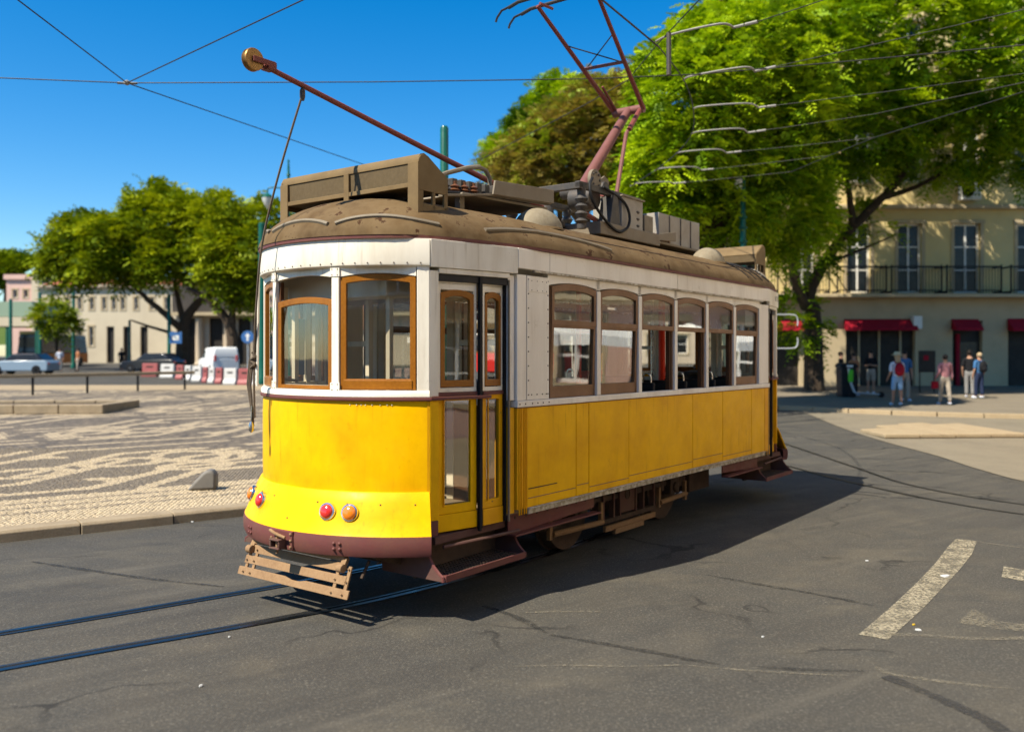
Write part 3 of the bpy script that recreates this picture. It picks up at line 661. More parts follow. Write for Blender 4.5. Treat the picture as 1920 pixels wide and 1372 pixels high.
# ---------------- the two ends
def build_end(eu):
    X = ends(eu, 0); fr = (eu == 0)
    fpan = arc_shell('front_panel' if fr else 'rear_panel', -A0+.012, A0-.012, [(0,.985),(.004,1.1),(.004,1.55),(0,1.683)], 'yellow', tram, eu)
    ap = arc_shell('front_apron' if fr else 'rear_apron', -A0, A0, [(.155,.675),(.145,.69),(.10,.80),(.055,.91),(.022,.978),(.012,.988)], 'yellow', tram, eu, bevel=0)
    bp = arc_shell('bumper', -A0, A0, [(.12,.515),(.15,.522),(.166,.56),(.168,.63),(.160,.672),(.13,.678)], 'maroon', tram, eu, thick=.07)
    arc_shell('belt_moulding', -A0-.01, A0+.01, [(.004,1.684),(.022,1.688),(.026,1.70),(.022,1.712),(.004,1.716)], 'maroon', tram, eu)
    arc_shell('window_sill', -A0, A0, [(.0,1.717),(.018,1.717),(.018,1.748),(.006,1.765)], 'cream', tram, eu, thick=.05)
    arc_shell('fascia', -A0, A0, [(.004,Z_FR),(.022,Z_FR+.012),(.026,Z_FR+.03),(.022,ZE-.02),(.02,ZE)], 'cream', tram, eu, thick=.03)
    if fr:
        pts = [X(fp(a,.024,Z_FR+.028)) for a in np.linspace(-A0+.05,A0-.05,22)]
        b = MB()
        for p, a in zip(pts, np.linspace(-A0+.05,A0-.05,22)): b.lathe(p, (-math.cos(a),math.sin(a),0), [(.006,0),(.006,.003),(.003,.006)], 6)
        b.build('fascia_rivets', 'under', tram)['kind'] = 'stuff'
        b = MB()
        for a in np.linspace(-A0+.08,A0-.08,9):
            z = .90 if (int(a*10) % 2) else .76; off = .055+(.91-z)*.42
            b.lathe(fp(a,off-.002,z), (-math.cos(a),math.sin(a),.25), [(.007,0),(.007,.004),(.003,.007)], 6)
        b.build('apron_bolts', 'under', tram)['kind'] = 'stuff'
    # posts
    kw = A0*2/3; cor = [fp(-A0+k*kw,0,0) for k in range(4)]
    for k in range(4):
        a = -A0+k*kw; b = MB(X)
        wd = .048 if k in (1,2) else .052
        if k == 0: aa, ab = a-.0, a+.070
        elif k == 3: aa, ab = a-.070, a
        else: aa, ab = a-wd/2, a+wd/2
        rows = []
        for z in (1.762, Z_FR+.004):
            rows.append([fp(aa,.006,z),fp(ab,.006,z),fp(ab,-.05,z),fp(aa,-.05,z)])
        b.strip(rows, True); b.add(rows[0], [(3,2,1,0)]); b.add(rows[1], [(0,1,2,3)])
        b.build('window_post', 'cream', tram, bevel=.004)
        if fr and k in (1,2):
            for zz in (1.79, 2.68):
                b = MB(); am = (aa+ab)/2; w2 = .031
                b.prism([(-w2,-.035),(w2,-.035),(w2,.035),(-w2,.035)], lambda p: fp(am+p[0],.006,zz+p[1]), lambda p: fp(am+p[0],.012,zz+p[1])); pl = b.build('post_plate', 'cream', tram, bevel=.002)
                b = MB()
                for sx in (-.018,.018):
                    for sz in (-.022,.022): b.lathe(fp(am+sx,.012,zz+sz), (-math.cos(am),math.sin(am),0), [(.005,0),(.003,.004)], 6)
                b.build('plate_rivets', 'under', pl)['kind'] = 'stuff'
    # windows on chords between the posts
    for k in range(3):
        aa = -A0+k*kw+(.074 if k == 0 else .027); ab = -A0+(k+1)*kw-(.074 if k == 2 else .027)
        q = fp(aa,-.012,0)[:2]; p = fp(ab,-.012,0)[:2]; L = (Vector(p)-Vector(q)).length
        b = MB(X); spandrel(b, p, q, 0, L, Z_ARCH+.005, .026, Z_FR+.004, -.03, .012); b.build('window_header', 'cream', tram)
        if fr and k == 1:      # lowered middle sash: an open gap above it
            w_ = arch_frame('lowered_sash', p, q, .004, L-.004, 1.768, 2.50, .030, .042, .050, .03, -.035, .004, 'wood', tram, X)
            arch_pane('glass_pane', p, q, .036, L-.036, 1.79, 2.46, .026, -.016, 'glass', w_, X)
            b = MB(X); seg_box(b, p, q, -.05, -.036, 1.77, 1.80, .01, L-.01); b.build('sash_stop', 'cream', w_)
            for s in (.012, L-.012):
                b = MB(X); seg_box(b, p, q, -.045, -.01, 2.49, Z_ARCH-.03, s-.010, s+.010); b.build('sash_runner', 'wood_dark', tram)
        else:
            w_ = arch_frame('window_frame', p, q, .004, L-.004, 1.768, Z_ARCH, .026, .045, .050, .085, -.035, .006, 'wood', tram, X)
            arch_pane('glass_pane', p, q, .04, L-.04, 1.84, Z_ARCH-.035, .022, -.016, 'glass', w_, X)
            b = MB(X); seg_box(b, p, q, .006, .014, 1.775, 1.845, .03, L-.03); b.build('bottom_rail', 'wood', w_, bevel=.004)
    # bolts, coupler pocket, lights
    if fr:
        for ac in (-.353, .353):
            for da in (-.016,.016):
                for dz in (-.021,.021):
                    b = MB(); a = ac+da; b.lathe(fp(a,.166,.598+dz), (-math.cos(a),math.sin(a),0), [(.013,0),(.013,.008),(.008,.014),(.002,.016)], 10); b.build('bolt_head', 'maroon', bp, smooth=True)
        cp = MB()
        cp.box((-1.475,1.06,.53),(-1.452,1.32,.675)); pk = cp.build('coupler_plate', 'maroon', bp, bevel=.006)
        b = MB(); b.box((-1.55,1.13,.535),(-1.475,1.25,.550)); b.box((-1.55,1.13,.60),(-1.475,1.25,.615)); b.box((-1.545,1.13,.55),(-1.475,1.148,.60)); b.box((-1.545,1.232,.55),(-1.475,1.25,.60)); b.build('coupler_pocket', 'under_maroon', tram, bevel=.008)
        b = MB(); b.tube([(-1.515,1.19,.50),(-1.515,1.19,.64),(-1.505,1.20,.655)], .010, 8); b.tube([(-1.51,1.10,.63),(-1.53,1.19,.655),(-1.51,1.28,.67)], .012, 8); b.build('coupler_pin', 'rust', tram, smooth=True)
        for y_ in (1.075,1.305):
            for z_ in (.555,.605,.655):
                b = MB(); b.lathe((-1.475,y_,z_), (-1,0,0), [(.010,0),(.010,.008),(.004,.012)], 8); b.build('bolt_head', 'rust', bp)
        for a, m_, lb in ((-.401,'lens_amber','round amber lamp at the right of the apron'),(-.268,'lens_red','round red lamp at the right of the apron'),(.326,'lens_red','round red lamp at the left of the apron'),(.600,'lens_amber','round amber lamp at the left of the apron')):
            nrm = Vector((-math.cos(a), math.sin(a), .22)).normalized(); c = Vector(fp(a,.084,.838))
            b = MB(); b.lathe(c, nrm, [(.068,-.02),(.070,.012),(.066,.020),(.055,.022),(.055,.010)], 24); rim = b.build('marker_lamp', 'chrome', tram, smooth=True, label=lb)
            b = MB(); b.lathe(c, nrm, [(.056,.012),(.056,.020),(.050,.035),(.037,.045),(.017,.050),(.002,.051)], 24); b.build('lens', m_, rim, smooth=True)
    return fpan
build_end(0); build_end(1)

# paint flecks over the front belt and a split line where the front panel meets the corner
for a in (-A0+.006,):
    b = MB(); b.strip([[fp(a-.006,.004,.69+.3*0),fp(a+.006,.006,.69)],[fp(a-.006,.004,1.68),fp(a+.006,.006,1.68)]]); b.build('corner_strip', 'yellow_worn', tram)
b = MB()
for i in range(8):
    a = -.62+.036*i+.01*math.sin(i*5); b.prism([(-.002,-.003),(.003,-.003),(.002,.004),(-.002,.003)], lambda p: fp(a+p[0],.004,1.655+p[1]), lambda p: fp(a+p[0],.007,1.655+p[1]))
b.build('white_paint_flecks', 'cream', tram)['kind'] = 'stuff'

# ---------------- door bays (tapered corners)
DF = (-.859,.194); DS = (0.,0.)
def build_door(eu, ev, detail):
    X = ends(eu, ev); f = plane_fn(DF, DS)
    def sb(name, m_, *boxes, parent=tram, bevel=.004):
        b = MB(X)
        for (s0,s1,o0,o1,z0,z1) in boxes: seg_box(b, DF, DS, o0, o1, z0, z1, s0, s1)
        return b.build(name, m_, parent, bevel=bevel)
    sb('corner_pillar', 'yellow', (.0,.085,-.10,.006,.76,1.684))
    if detail: sb('pillar_foot', 'maroon', (.0,.085,-.10,.002,.58,.758))
    sb('corner_pillar_upper', 'cream', (.0,.085,-.10,.004,1.718,2.69))
    sb('belt_moulding', 'maroon', (.0,.60,-.02,.022,1.688,1.714))
    b = MB(X); seg_box(b, DF, DS, -.02, .022, Z_FR, ZE, .0, .881); b.build('door_fascia', 'cream', tram, bevel=.003)
    sb('door_lintel', 'cream', (.086,.80,-.10,.012,2.672,2.712))
    sb('door_track', 'black_paint', (.086,.80,-.13,-.012,2.615,2.672))
    # first leaf: white above, yellow below, both glazed
    def leaf(s0, s1, of, p=DF, q=DS, m_low='yellow', m_up='cream', inset=.034):
        L = s1-s0
        lf = arch_frame('door_leaf', p, q, s0, s1, 1.745, 2.60, 0, inset, .05, .035, of-.035, of, m_up, tram, X)
        lf['label'] = 'folding door leaf, white above the belt and yellow below'
        w_ = arch_frame('window_frame', p, q, s0+inset-.004, s1-inset+.004, 1.785, 2.555, .03, .042 if L>.3 else .03, .05, .055, of-.028, of+.006, 'wood', lf, X)
        arch_pane('glass_pane', p, q, s0+inset+.02, s1-inset-.02, 1.82, 2.52, .03, of-.014, 'glass_door', lf, X)
        lo = arch_frame('lower_door_frame', p, q, s0, s1, .79, 1.742, 0, .062 if L>.3 else .045, .065, .07, of-.035, of, m_low, lf, X)
        arch_pane('lower_glass_pane', p, q, s0+.05, s1-.05, .85, 1.69, 0, of-.016, 'glass_door', lf, X)
        b = MB(X); seg_box(b, p, q, of-.03, of+.008, .655, .788, s0, s1); b.build('kick_plate', m_low, lf, bevel=.004)
        b = MB(X); seg_box(b, p, q, of-.002, of+.012, 1.716, 1.744, s0, s1); b.build('belt_strip', 'maroon', lf)
        b = MB(X); seg_box(b, p, q, of-.035, of-.001, 2.602, 2.614, s0, s1); b.build('top_rail', m_up, lf); b = MB(X); seg_box(b, p, q, of, of+.012, .85, 1.69, s0+.055, s0+.063); b.build('glazing_bead', 'yellow_worn', lf)
    leaf(.098, .488, -.035)
    p2 = f(.545, 0, -.03)[:2]; q2 = f(.785, 0, -.065)[:2]
    leaf(0, .243, 0, p2, q2, 'yellow_worn', 'cream', .028)
    sb('door_post', 'rubber', (.492,.512,-.03,.006,.62,2.66), (.520,.534,-.04,-.01,.64,2.66))
    sb('door_seal', 'rubber', (.787,.800,-.16,-.03,.66,2.66))
    sb('door_jamb', 'white_side', (.800,.872,-.19,-.016,1.66,2.70))
    sb('door_jamb_lower', 'yellow_worn', (.802,.872,-.19,-.014,.72,1.60))
    sb('handrail', 'roof_gear', (.800,.815,-.02,.0,.66,2.66))
    # step scoop
    prof = [(.62,.60),(.20,.62),(.135,.60),(.115,.52),(.07,.44),(.02,.392),(-.01,.372),(-.01,.338),(.62,.338)]
    st_ = MB(X); st_.box((-.91,-.01,.352),(.10,.36,.366)); tread = st_.build('step_tread', 'maroon', tram, bevel=.003)
    b = MB(X); b.box((-.91,-.022,.332),(.10,-.010,.386)); b.build('step_lip', 'maroon', tread, bevel=.004)
    if detail:
        b = MB(X)
        for i in range(24): b.bar((-.80+i*.036,.015,.370),(-.775+i*.036,.30,.370),.010,.008)
        for j in range(7): b.bar((-.82,.03+j*.045,.371),(.06,.03+j*.045,.371),.008,.008)
        b.build('tread_grating', 'under', tread)['kind'] = 'stuff'
    for u0, u1 in ((-.935,-.915),(.10,.122)):
        b = MB(X); k = .12 if u0 < 0 else 0.0
        b.prism(prof, lambda p: (u0,p[0]+k*(p[1]-.315)*1.2,p[1]), lambda p: (u1,p[0]+k*(p[1]-.315)*1.2,p[1])); b.build('step_side', 'under_maroon', tram, bevel=.003)
        b = MB(X); e = [(q[0]+k*(q[1]-.315)*1.2, q[1]) for q in prof[2:8]]
        b.tube([((u0+u1)/2, a, z) for a, z in e], .013, 6); b.build('step_edge', 'maroon', tram, smooth=True)
    b = MB(X); b.box((-.90,.30,.315),(.10,.33,.62)); b.build('step_riser', 'under', tram)
    b = MB(X); b.box((-.85,.14,.585),(.10,.34,.64)); b.tube([(-.80,.10,.565),(.07,.02,.565)], .014, 6); b.build('door_runner', 'under_maroon', tram)
for eu in (0,1):
    for ev in (0,1): build_door(eu, ev, ev == 0)

# ---------------- side walls
posts = [.487+.8175*k for k in range(7)]
def build_side(ev):
    X = ends(0, ev); near_ = (ev == 0); P, Q = (0.,0.), (TL,0.)
    yl = [.0,.155,.92,1.14,1.90,3.38,4.22,5.14,5.60,TL]
    if near_:
        for i in range(len(yl)-1):
            b = MB(X); o = random.uniform(-.002,.002)+(.004 if i in (0,8) else 0)
            b.box((yl[i]+.0035,-.002-o,.745),(yl[i+1]-.0035,.03,1.592)); pn = b.build('side_panel', 'yellow_worn' if i in (0,8) else 'yellow', tram, bevel=.004)
            if i in (1,2,3,4,5,6):
                b = MB(X); zz = .80+.02*(i%3); b.box((yl[i]+.01,-.007-o,zz),(yl[i+1]-.01,-.001-o,zz+.006)); b.build('panel_seam', 'rust', pn)
        b = MB(X); b.box((.17,-.008,.90),(.60,-.003,.907)); b.build('panel_seam', 'tar', tram)
        b = MB(X); b.box((.165,-.010,.69),(TL-.12,.02,.744)); b.box((.165,-.030,.735),(TL-.12,-.009,.744)); b.build('bottom_angle', 'flaked', tram, bevel=.003)
        for u in (.03,.06,.10,.13):
            b = MB(X); b.tube([(u,-.010,.70),(u,-.010,1.59)], .007, 6); b.build('corner_bead', 'yellow_worn', tram, smooth=True)
    else:
        b = MB(X); b.box((0,0,.70),(TL,.03,1.592)); b.build('side_panel', 'yellow', tram)
    b = MB(X); b.box((-.01,-.022,1.600),(TL+.01,.07,1.654)); b.build('side_sill', 'white_side', tram, bevel=.006)
    if near_:
        b = MB(X); b.box((0,-.008,1.5925),(TL,.02,1.5995)); b.build('belt_moulding', 'maroon', tram)
    # posts, corner pillars
    for u0, u1 in ((.005,.135),(.145,.475),(5.40,5.735)):
        b = MB(X); b.box((u0,-.006,1.656),(u1,.05,2.712)); b.build('corner_panel', 'white_side', tram, bevel=.004)
    for k in range(1,6):
        b = MB(X); c = posts[k]; b.box((c-.035,-.014,1.655),(c+.035,.06,2.64)); b.build('window_post', 'white_side', tram, bevel=.006)
    if near_:
        pts = [(u,-.006,z) for u in (.165,.455) for z in np.linspace(1.70,2.68,9)] + [(u,-.023,1.627) for u in (.02,.10,.2,.28,.36,.45)] + [(u,-.006,z) for u in (.21,.29,.37,.43) for z in (2.59,2.67,1.70)]
        rivets('pillar_rivets', pts, (0,-1,0), tram, .0065)
        b = MB(X); b.box((.16,-.010,2.575),(.46,-.004,2.690)); b.build('pillar_plate', 'white_side', tram, bevel=.003)
    b = MB(X)
    for k in range(6): spandrel(b, P, Q, posts[k]-.03, posts[k+1]+.03, 2.688, .040, 2.745, -.05, .004)
    b.build('window_header', 'white_side', tram)
    # fascia panels and the flaked drip strip below them
    for u0, u1 in ((.0,.46),(.463,2.95),(2.953,TL)):
        b = MB(X); b.box((u0+.001,-.024,2.762),(u1-.001,.02,ZE)); b.build('fascia_panel', 'white_side', tram, bevel=.004)
    for i, (u0, u1) in enumerate(((.22,1.3),(1.305,3.0),(3.005,5.5))):
        b = MB(X); b.box((u0,-.032,2.742),(u1,-.001,2.761)); b.build('drip_strip', 'flaked', tram, bevel=.003)
    # windows
    for k in range(6):
        c0, c1 = posts[k]+.036, posts[k+1]-.036
        up = arch_frame('upper_sash', P, Q, c0, c1, 2.30, 2.684, .040, .040, .062, .05, -.035, .006, 'wood_side', tram, X)
        arch_pane('glass_pane', P, Q, c0+.035, c1-.035, 2.34, 2.63, .032, -.014, 'glass_side', up, X)
        opened = k in (2,3,4)
        if not opened:
            tl = -.03 if near_ else 0
            lo = arch_frame('lower_sash', P, Q, c0+.004, c1-.004, 1.656, 2.31, 0, .036, .03, .105, -.055, -.018, 'wood_side', tram, X, tilt=-.03 if near_ else 0)
            arch_pane('glass_pane', P, Q, c0+.035, c1-.035, 1.745, 2.29, 0, -.040, 'glass_side', lo, X, tilt=-.03 if near_ else 0)
        else:
            for s in (c0, c1-.05): b = MB(X); b.box((s,.03,1.656),(s+.05,.075,2.31)); b.build('window_channel', 'wood_dark', tram)
        for s in (c0-.006, c1-.022): b = MB(X); b.box((s,.012,1.656),(s+.028,.055,2.65)); b.build('window_jamb', 'wood_side', tram)
for ev in (0,1): build_side(ev)
tw = bpy.data.curves.new('fascia_text','FONT'); tw.body = 'BOTTO'; tw.size = .10; tw.extrude = .001
tc_ = bpy.data.objects.new('text_source', tw); COL.objects.link(tc_); bpy.context.view_layer.update(); tm_ = bpy.data.meshes.new_from_object(tc_.evaluated_get(bpy.context.evaluated_depsgraph_get())); bpy.data.objects.remove(tc_); tm_.materials.clear(); tm_.materials.append(M['gunmetal']); to = bpy.data.objects.new('fascia_lettering', tm_); COL.objects.link(to); to.parent = tram
to.location = (TL+.52,.095,2.80); to.rotation_euler = (R(90),0,math.atan2(.194,.859))

# ---------------- gutter and roof
belt('gutter', .045, ZE, ZE+.028, .08, 'maroon')
def roof_z(u, v):
    pass
def roof_point(P, t):
    su = min(max(P[0], -.45), TL+.45); q = (P[0]*(1-t)+su*t, P[1]*(1-t)+1.19*t)
    return (q[0], q[1], ZE+.026+.405*(1-(1-t)**2.5)**.62)
O = outline(.05, 32)
for _ in range(5): O = [((O[i-1][0]+2*O[i][0]+O[(i+1)%len(O)][0])/4, (O[i-1][1]+2*O[i][1]+O[(i+1)%len(O)][1])/4) if not (.3 < O[i][0] < TL-.3) else O[i] for i in range(len(O))]
ts = [0,.01,.025,.05,.08,.12,.17,.24,.32,.42,.55,.7,.85,1.0]
b = MB(); b.strip([[roof_point(p,t) for p in O] for t in ts], True); roof = b.build('roof_shell', 'roof', tram, smooth=True)
def roof_h(u, v):                                     # height of the roof skin over (u, v)
    best = None
    e = abs(v-1.19); edge_ = 1.24
    if u < .0: edge_ = 1.24-.226*min(-u/.86,1)
    if u > TL: edge_ = 1.24-.226*min((u-TL)/.86,1)
    t = max(0, 1-e/edge_)
    if u < .45: t = min(t, max(0,(u+1.34)/1.79+.12*(1-e)))
    if u > TL-.45: t = min(t, max(0,(TL+1.34-u)/1.79+.12*(1-e)))
    t = min(max(t,0),1); return ZE+.026+.405*(1-(1-t)**2.5)**.62
# moulded rain strips on the front dome
def roof_strip(i0, i1, t0, t1, n=14):
    pts = []
    for k in range(n+1):
        x = k/n; ii = i0+(i1-i0)*x; a, c = O[int(ii)%len(O)], O[(int(ii)+1)%len(O)]; fr_ = ii-int(ii)
        P = (a[0]*(1-fr_)+c[0]*fr_, a[1]*(1-fr_)+c[1]*fr_); t = t0+(t1-t0)*(1-(2*x-1)**2); q = roof_point(P, t); pts.append((q[0],q[1],q[2]+.004))
    bb = MB(); bb.tube(pts, .019, 6); bb.build('rain_strip', 'roof_gear', roof, smooth=True)
roof_strip(1,9,.045,.075); roof_strip(10.5,20.5,.04,.085); roof_strip(21.5,31.5,.04,.085); roof_strip(33.2,38.3,.04,.09)
b = MB(); b.tube([(u,-.0,roof_point((u,-.05),.115)[2]-.002+.0*u) for u in np.linspace(.3,TL-.2,12)], .0, 4)
b = MB(); b.tube([(lambda q:(q[0],q[1],q[2]+.001))(roof_point((u,-.05),.115)) for u in np.linspace(.2,TL-.1,14)], .006, 5); b.build('roof_seam', 'under', roof, smooth=True)

# destination boxes, front and rear
def dest_box(eu):
    X = ends(eu,0); u0, u1, v0, v1 = -.80,-.47,.36,2.02
    prof = [(u0,3.37),(u1,3.37),(u1,3.47),(u0+.10,3.605),(u0+.055,3.622),(u0+.015,3.610),(u0-.004,3.575)]
    root = MB(X)
    root.prism(prof, lambda p: (p[0]+.004,v0+.01,p[1]), lambda p: (p[0]+.004,v1-.01,p[1])); box_ = root.build('destination_box', 'board_dark', tram)
    b = MB(X); cap = [(u0-.008,3.552),(u0-.008,3.585),(u0+.012,3.618),(u0+.055,3.632),(u0+.105,3.615),(u1+.01,3.475),(u1-.006,3.462),(u0+.098,3.598),(u0+.05,3.612),(u0+.02,3.600),(u0+.006,3.575),(u0+.006,3.552)]
    b.prism(cap, lambda p: (p[0],v0-.004,p[1]), lambda p: (p[0],v1+.004,p[1])); b.build('box_cap', 'board', box_, smooth=True)
    for vv in (v0-.012, v1-.012):
        b = MB(X); b.prism([(u0-.012,3.335),(u1+.006,3.335),(u1+.006,3.47),(u0+.10,3.608),(u0+.05,3.622),(u0+.012,3.610),(u0-.012,3.575)], lambda p: (p[0],vv,p[1]), lambda p: (p[0],vv+.022,p[1])); b.build('box_end', 'board', box_, bevel=.003)
        b = MB(X)                                      # legs around two hand holes
        for (a, c, z0, z1) in ((u0-.012,u0+.045,2.98,3.335),(u0+.15,u0+.185,3.06,3.335),(u0+.29,u1+.006,3.06,3.335)): b.box((a,vv+.001,z0),(c,vv+.021,z1))
        b.box((u0+.045,vv+.001,3.02),(u1+.006,vv+.021,3.235)); b.build('box_foot', 'board', box_, bevel=.004)
    for (a, c) in ((v0-.012,v0+.10),(1.19-.05,1.19+.01),(v1-.09,v1+.012)):
        b = MB(X); b.box((u0-.020,a,3.0 if a < .5 or a > 1.8 else 3.28),(u0-.004,c,3.556)); b.build('box_stile', 'board', box_, bevel=.003)
    b = MB(X); b.box((u0-.018,v0+.10,3.362),(u0-.004,v1-.09,3.398)); b.build('box_rail', 'board', box_, bevel=.004)
dest_box(0); dest_box(1)

# ventilator domes on the near shoulder
for u in (.98, 4.82):
    b = MB(); b.ell((u,.46,3.22),(.30,.20,.215),20,8,True); d_ = b.build('vent_dome', 'dome_paint', tram, smooth=True)
    b = MB(); b.lathe((u,.46,3.215),(0,0,1),[(.0,0),(.245,0),(.235,.02),(.22,.025)],20); b.build('dome_flange', 'roof', d_)
# resistor tray
b = MB(); b.prism([(-.02,3.44),(.0,3.46),(1.30,3.50),(1.30,3.47)], lambda p: (p[0],.58,p[1]), lambda p: (p[0],1.80,p[1])); tray = b.build('resistor_tray', 'roof_gear', tram, bevel=.004)
b = MB(); b.prism([(.33,3.48),(1.30,3.53),(1.30,3.665),(.36,3.61)], lambda p: (p[0],.50,p[1]), lambda p: (p[0],.52,p[1])); b.build('tray_board', 'roof_gear', tray, bevel=.004)
b = MB(); b.prism([(.33,3.48),(1.30,3.53),(1.30,3.665),(.36,3.61)], lambda p: (p[0],1.86,p[1]), lambda p: (p[0],1.88,p[1])); b.build('tray_board', 'roof_gear', tray, bevel=.004)
b = MB(); b.prism([(-.30,3.395),(.40,3.50),(1.28,3.535),(1.28,3.52),(.40,3.48),(-.30,3.375)], lambda p: (p[0],.52,p[1]), lambda p: (p[0],.60,p[1])); b.build('tray_ledge', 'roof_gear', tray, bevel=.002)
for u, v in ((.05,.66),(.05,1.7),(1.2,.66),(1.2,1.7)):
    b = MB(); b.box((u-.03,v-.03,3.2),(u+.03,v+.03,3.47)); b.build('tray_leg', 'roof_gear', tray)
for i in range(4):
    u = -.10+.13*i; b = MB(); b.lathe((u,.70,3.44+.012*i),(0,0,1),[(.018,0),(.045,.01),(.028,.03),(.05,.042),(.028,.06),(.045,.075),(.018,.095),(.018,.12)],12); b.build('insulator', 'insulator' if i else 'gunmetal', tray, smooth=True)
for i in range(11):
    u = .0+.115*i; b = MB(); b.box((u,.70,3.50+.004*i),(u+.07,1.72,3.60+.004*i)); b.build('resistor_bank', 'gunmetal', tray, bevel=.006)
b = MB(); b.tube([(-.30,.62,3.42),(.0,.62,3.455),(.35,.62,3.47)], .018, 6); b.tube([(-.28,.80,3.44),(.3,.80,3.475)], .02, 6); b.build('cable_bundle', 'rubber', tray, smooth=True)
# curved tube rest for the trolley pole
b = MB(); b.tube([(-.47,.70,3.44),(-.15,.78,3.58),(.15,.90,3.69),(.45,.90,3.79),(.62,.90,3.825),(.72,.90,3.81),(.78,.90,3.745),(.79,.90,3.67)], .022, 8); b.tube([(-.1,.82,3.45),(.10,.88,3.66)], .014, 6); b.build('pole_rest', 'roof_gear', tram, smooth=True)
# trolley pole, wheel, rope
pole = MB(); pole.tube([(-1.64,1.19,4.252),(.5,1.19,3.905),(2.1,1.19,3.66)], [.021,.027,.032], 10); tp = pole.build('trolley_pole', 'pole_red', tram, smooth=True)
b = MB(); b.lathe((-1.74,1.12,4.268),(0,1,0),[(.020,.042),(.062,.040),(.082,.042),(.086,.050),(.072,.060),(.064,.070),(.072,.080),(.086,.090),(.082,.098),(.062,.100),(.02,.098)],28); b.build('trolley_wheel', 'brass', tp, smooth=True)
b = MB(); b.box((-1.765,1.142,4.245),(-1.56,1.152,4.290)); b.box((-1.765,1.228,4.245),(-1.56,1.238,4.290)); b.box((-1.63,1.143,4.225),(-1.55,1.237,4.285)); b.build('trolley_fork', 'pole_red', tp, bevel=.008)
b = MB(); b.lathe((2.15,1.19,3.45),(0,0,1),[(.22,0),(.22,.05),(.10,.07),(.09,.20),(.06,.24)],16); b.build('pole_base', 'gunmetal', tram, smooth=True)
b = MB(); rp = smooth_path([(-1.265,1.19,4.12),(-1.36,1.36,3.50),(-1.40,1.52,2.95),(-1.385,1.62,2.45),(-1.36,1.68,2.05),(-1.355,1.69,1.75),(-1.35,1.69,1.52)], 8); b.tube(rp, .009, 6); b.build('trolley_rope', 'rope', tram, smooth=True)
b = MB(); b.lathe((-1.265,1.19,4.10),(0,0,1),[(.015,-.03),(.022,0),(.022,.05),(.012,.07)],8); b.build('rope_clip', 'gunmetal', tp)
for i in range(5):                                     # knotted rope end hanging at the corner
    b = MB(); pts = [(-1.355+.02*math.sin(k*1.3+i*2),1.69+.028*math.cos(k*1.7+i),2.06-.018*k-.01*i) for k in range(7)]; b.tube(pts, .011, 6); b.build('rope_knot', 'rope', tram, smooth=True)
for i in range(3):
    b = MB(); b.tube([(-1.36-.006*i,1.70+.012*i,2.0),(-1.37-.006*i,1.72+.01*i,1.80),(-1.36,1.71+.006*i,1.60),(-1.355,1.70,1.45+.03*i)], .009, 6); b.build('rope_tail', 'rope', tram, smooth=True)
b = MB(); b.lathe((-1.375,1.70,1.40),(0,0,1),[(.008,0),(.022,.02),(.022,.06),(.010,.09)],10); b.tube([(-1.37,1.70,1.62),(-1.375,1.70,1.48)], .006, 6); b.build('rope_hook', 'steel', tram, smooth=True)
b = MB(); b.tube([(-1.345,1.64,2.70),(-1.345,1.66,1.78)], .010, 6); b.build('grab_rod', 'cream', tram, smooth=True)
# pantograph
pant = MB(); pant.lathe((2.95,1.19,3.98),(0,1,0),[(.0,-.30),(.075,-.30),(.075,.30),(.0,.30)],14); pg = pant.build('pantograph', 'gunmetal', tram, smooth=True, label='raised single-arm pantograph with maroon tubes')
def pt(name, pts, r, m_, n=8): b = MB(); b.tube(pts, r, n); return b.build(name, m_, pg, smooth=True)
pt('lower_arm', [(2.90,1.19,4.0),(3.95,1.19,5.10),(4.03,1.19,5.17)], [.070,.055,.055], 'pole_pink', 12)
pt('knee_tube', [(4.04,.98,5.17),(4.04,1.42,5.17)], .055, 'pole_pink', 12)
for vv, ve in ((.99,.82),(1.40,1.62)):
    pt('upper_arm', [(4.04,vv,5.17),(2.60,ve,6.16)], [.032,.024], 'pole_red')
pt('cross_tube', [(3.42,.92,5.58),(3.42,1.49,5.60)], .022, 'pole_pink')
pt('stay_rod', [(3.10,.88,5.82),(3.46,1.49,5.60)], .008, 'wire', 6); pt('stay_rod', [(3.10,1.55,5.82),(3.46,.93,5.58)], .008, 'wire', 6)
pt('control_rod', [(3.20,.92,3.80),(3.62,1.0,4.76),(4.0,1.05,5.12)], [.026,.024,.02], 'pole_pink')
pt('knee_link', [(3.66,.98,4.82),(4.02,1.02,5.16)], .03, 'pole_red'); pt('knee_link', [(4.03,1.36,5.17),(3.72,1.40,5.44)], .016, 'pole_red')
pt('collector_strip', [(2.62,.30,6.25),(2.60,.50,6.275),(2.60,1.90,6.275),(2.62,2.06,6.25)], .022, 'wire'); pt('collector_strip', [(2.88,.30,6.25),(2.86,.50,6.275),(2.86,1.90,6.275),(2.88,2.06,6.25)], .022, 'wire')
for uu in (2.61,2.87):
    for s in (-1,1): pt('collector_horn', [(uu,1.18+s*.86,6.255),(uu,1.18+s*.98,6.235),(uu,1.18+s*1.05,6.165),(uu,1.18+s*1.07,6.115)], .014, 'wire', 6)
for vv in (.85,1.58): pt('head_link', [(2.60,vv,6.18),(2.86,vv,6.20)], .018, 'pole_red')
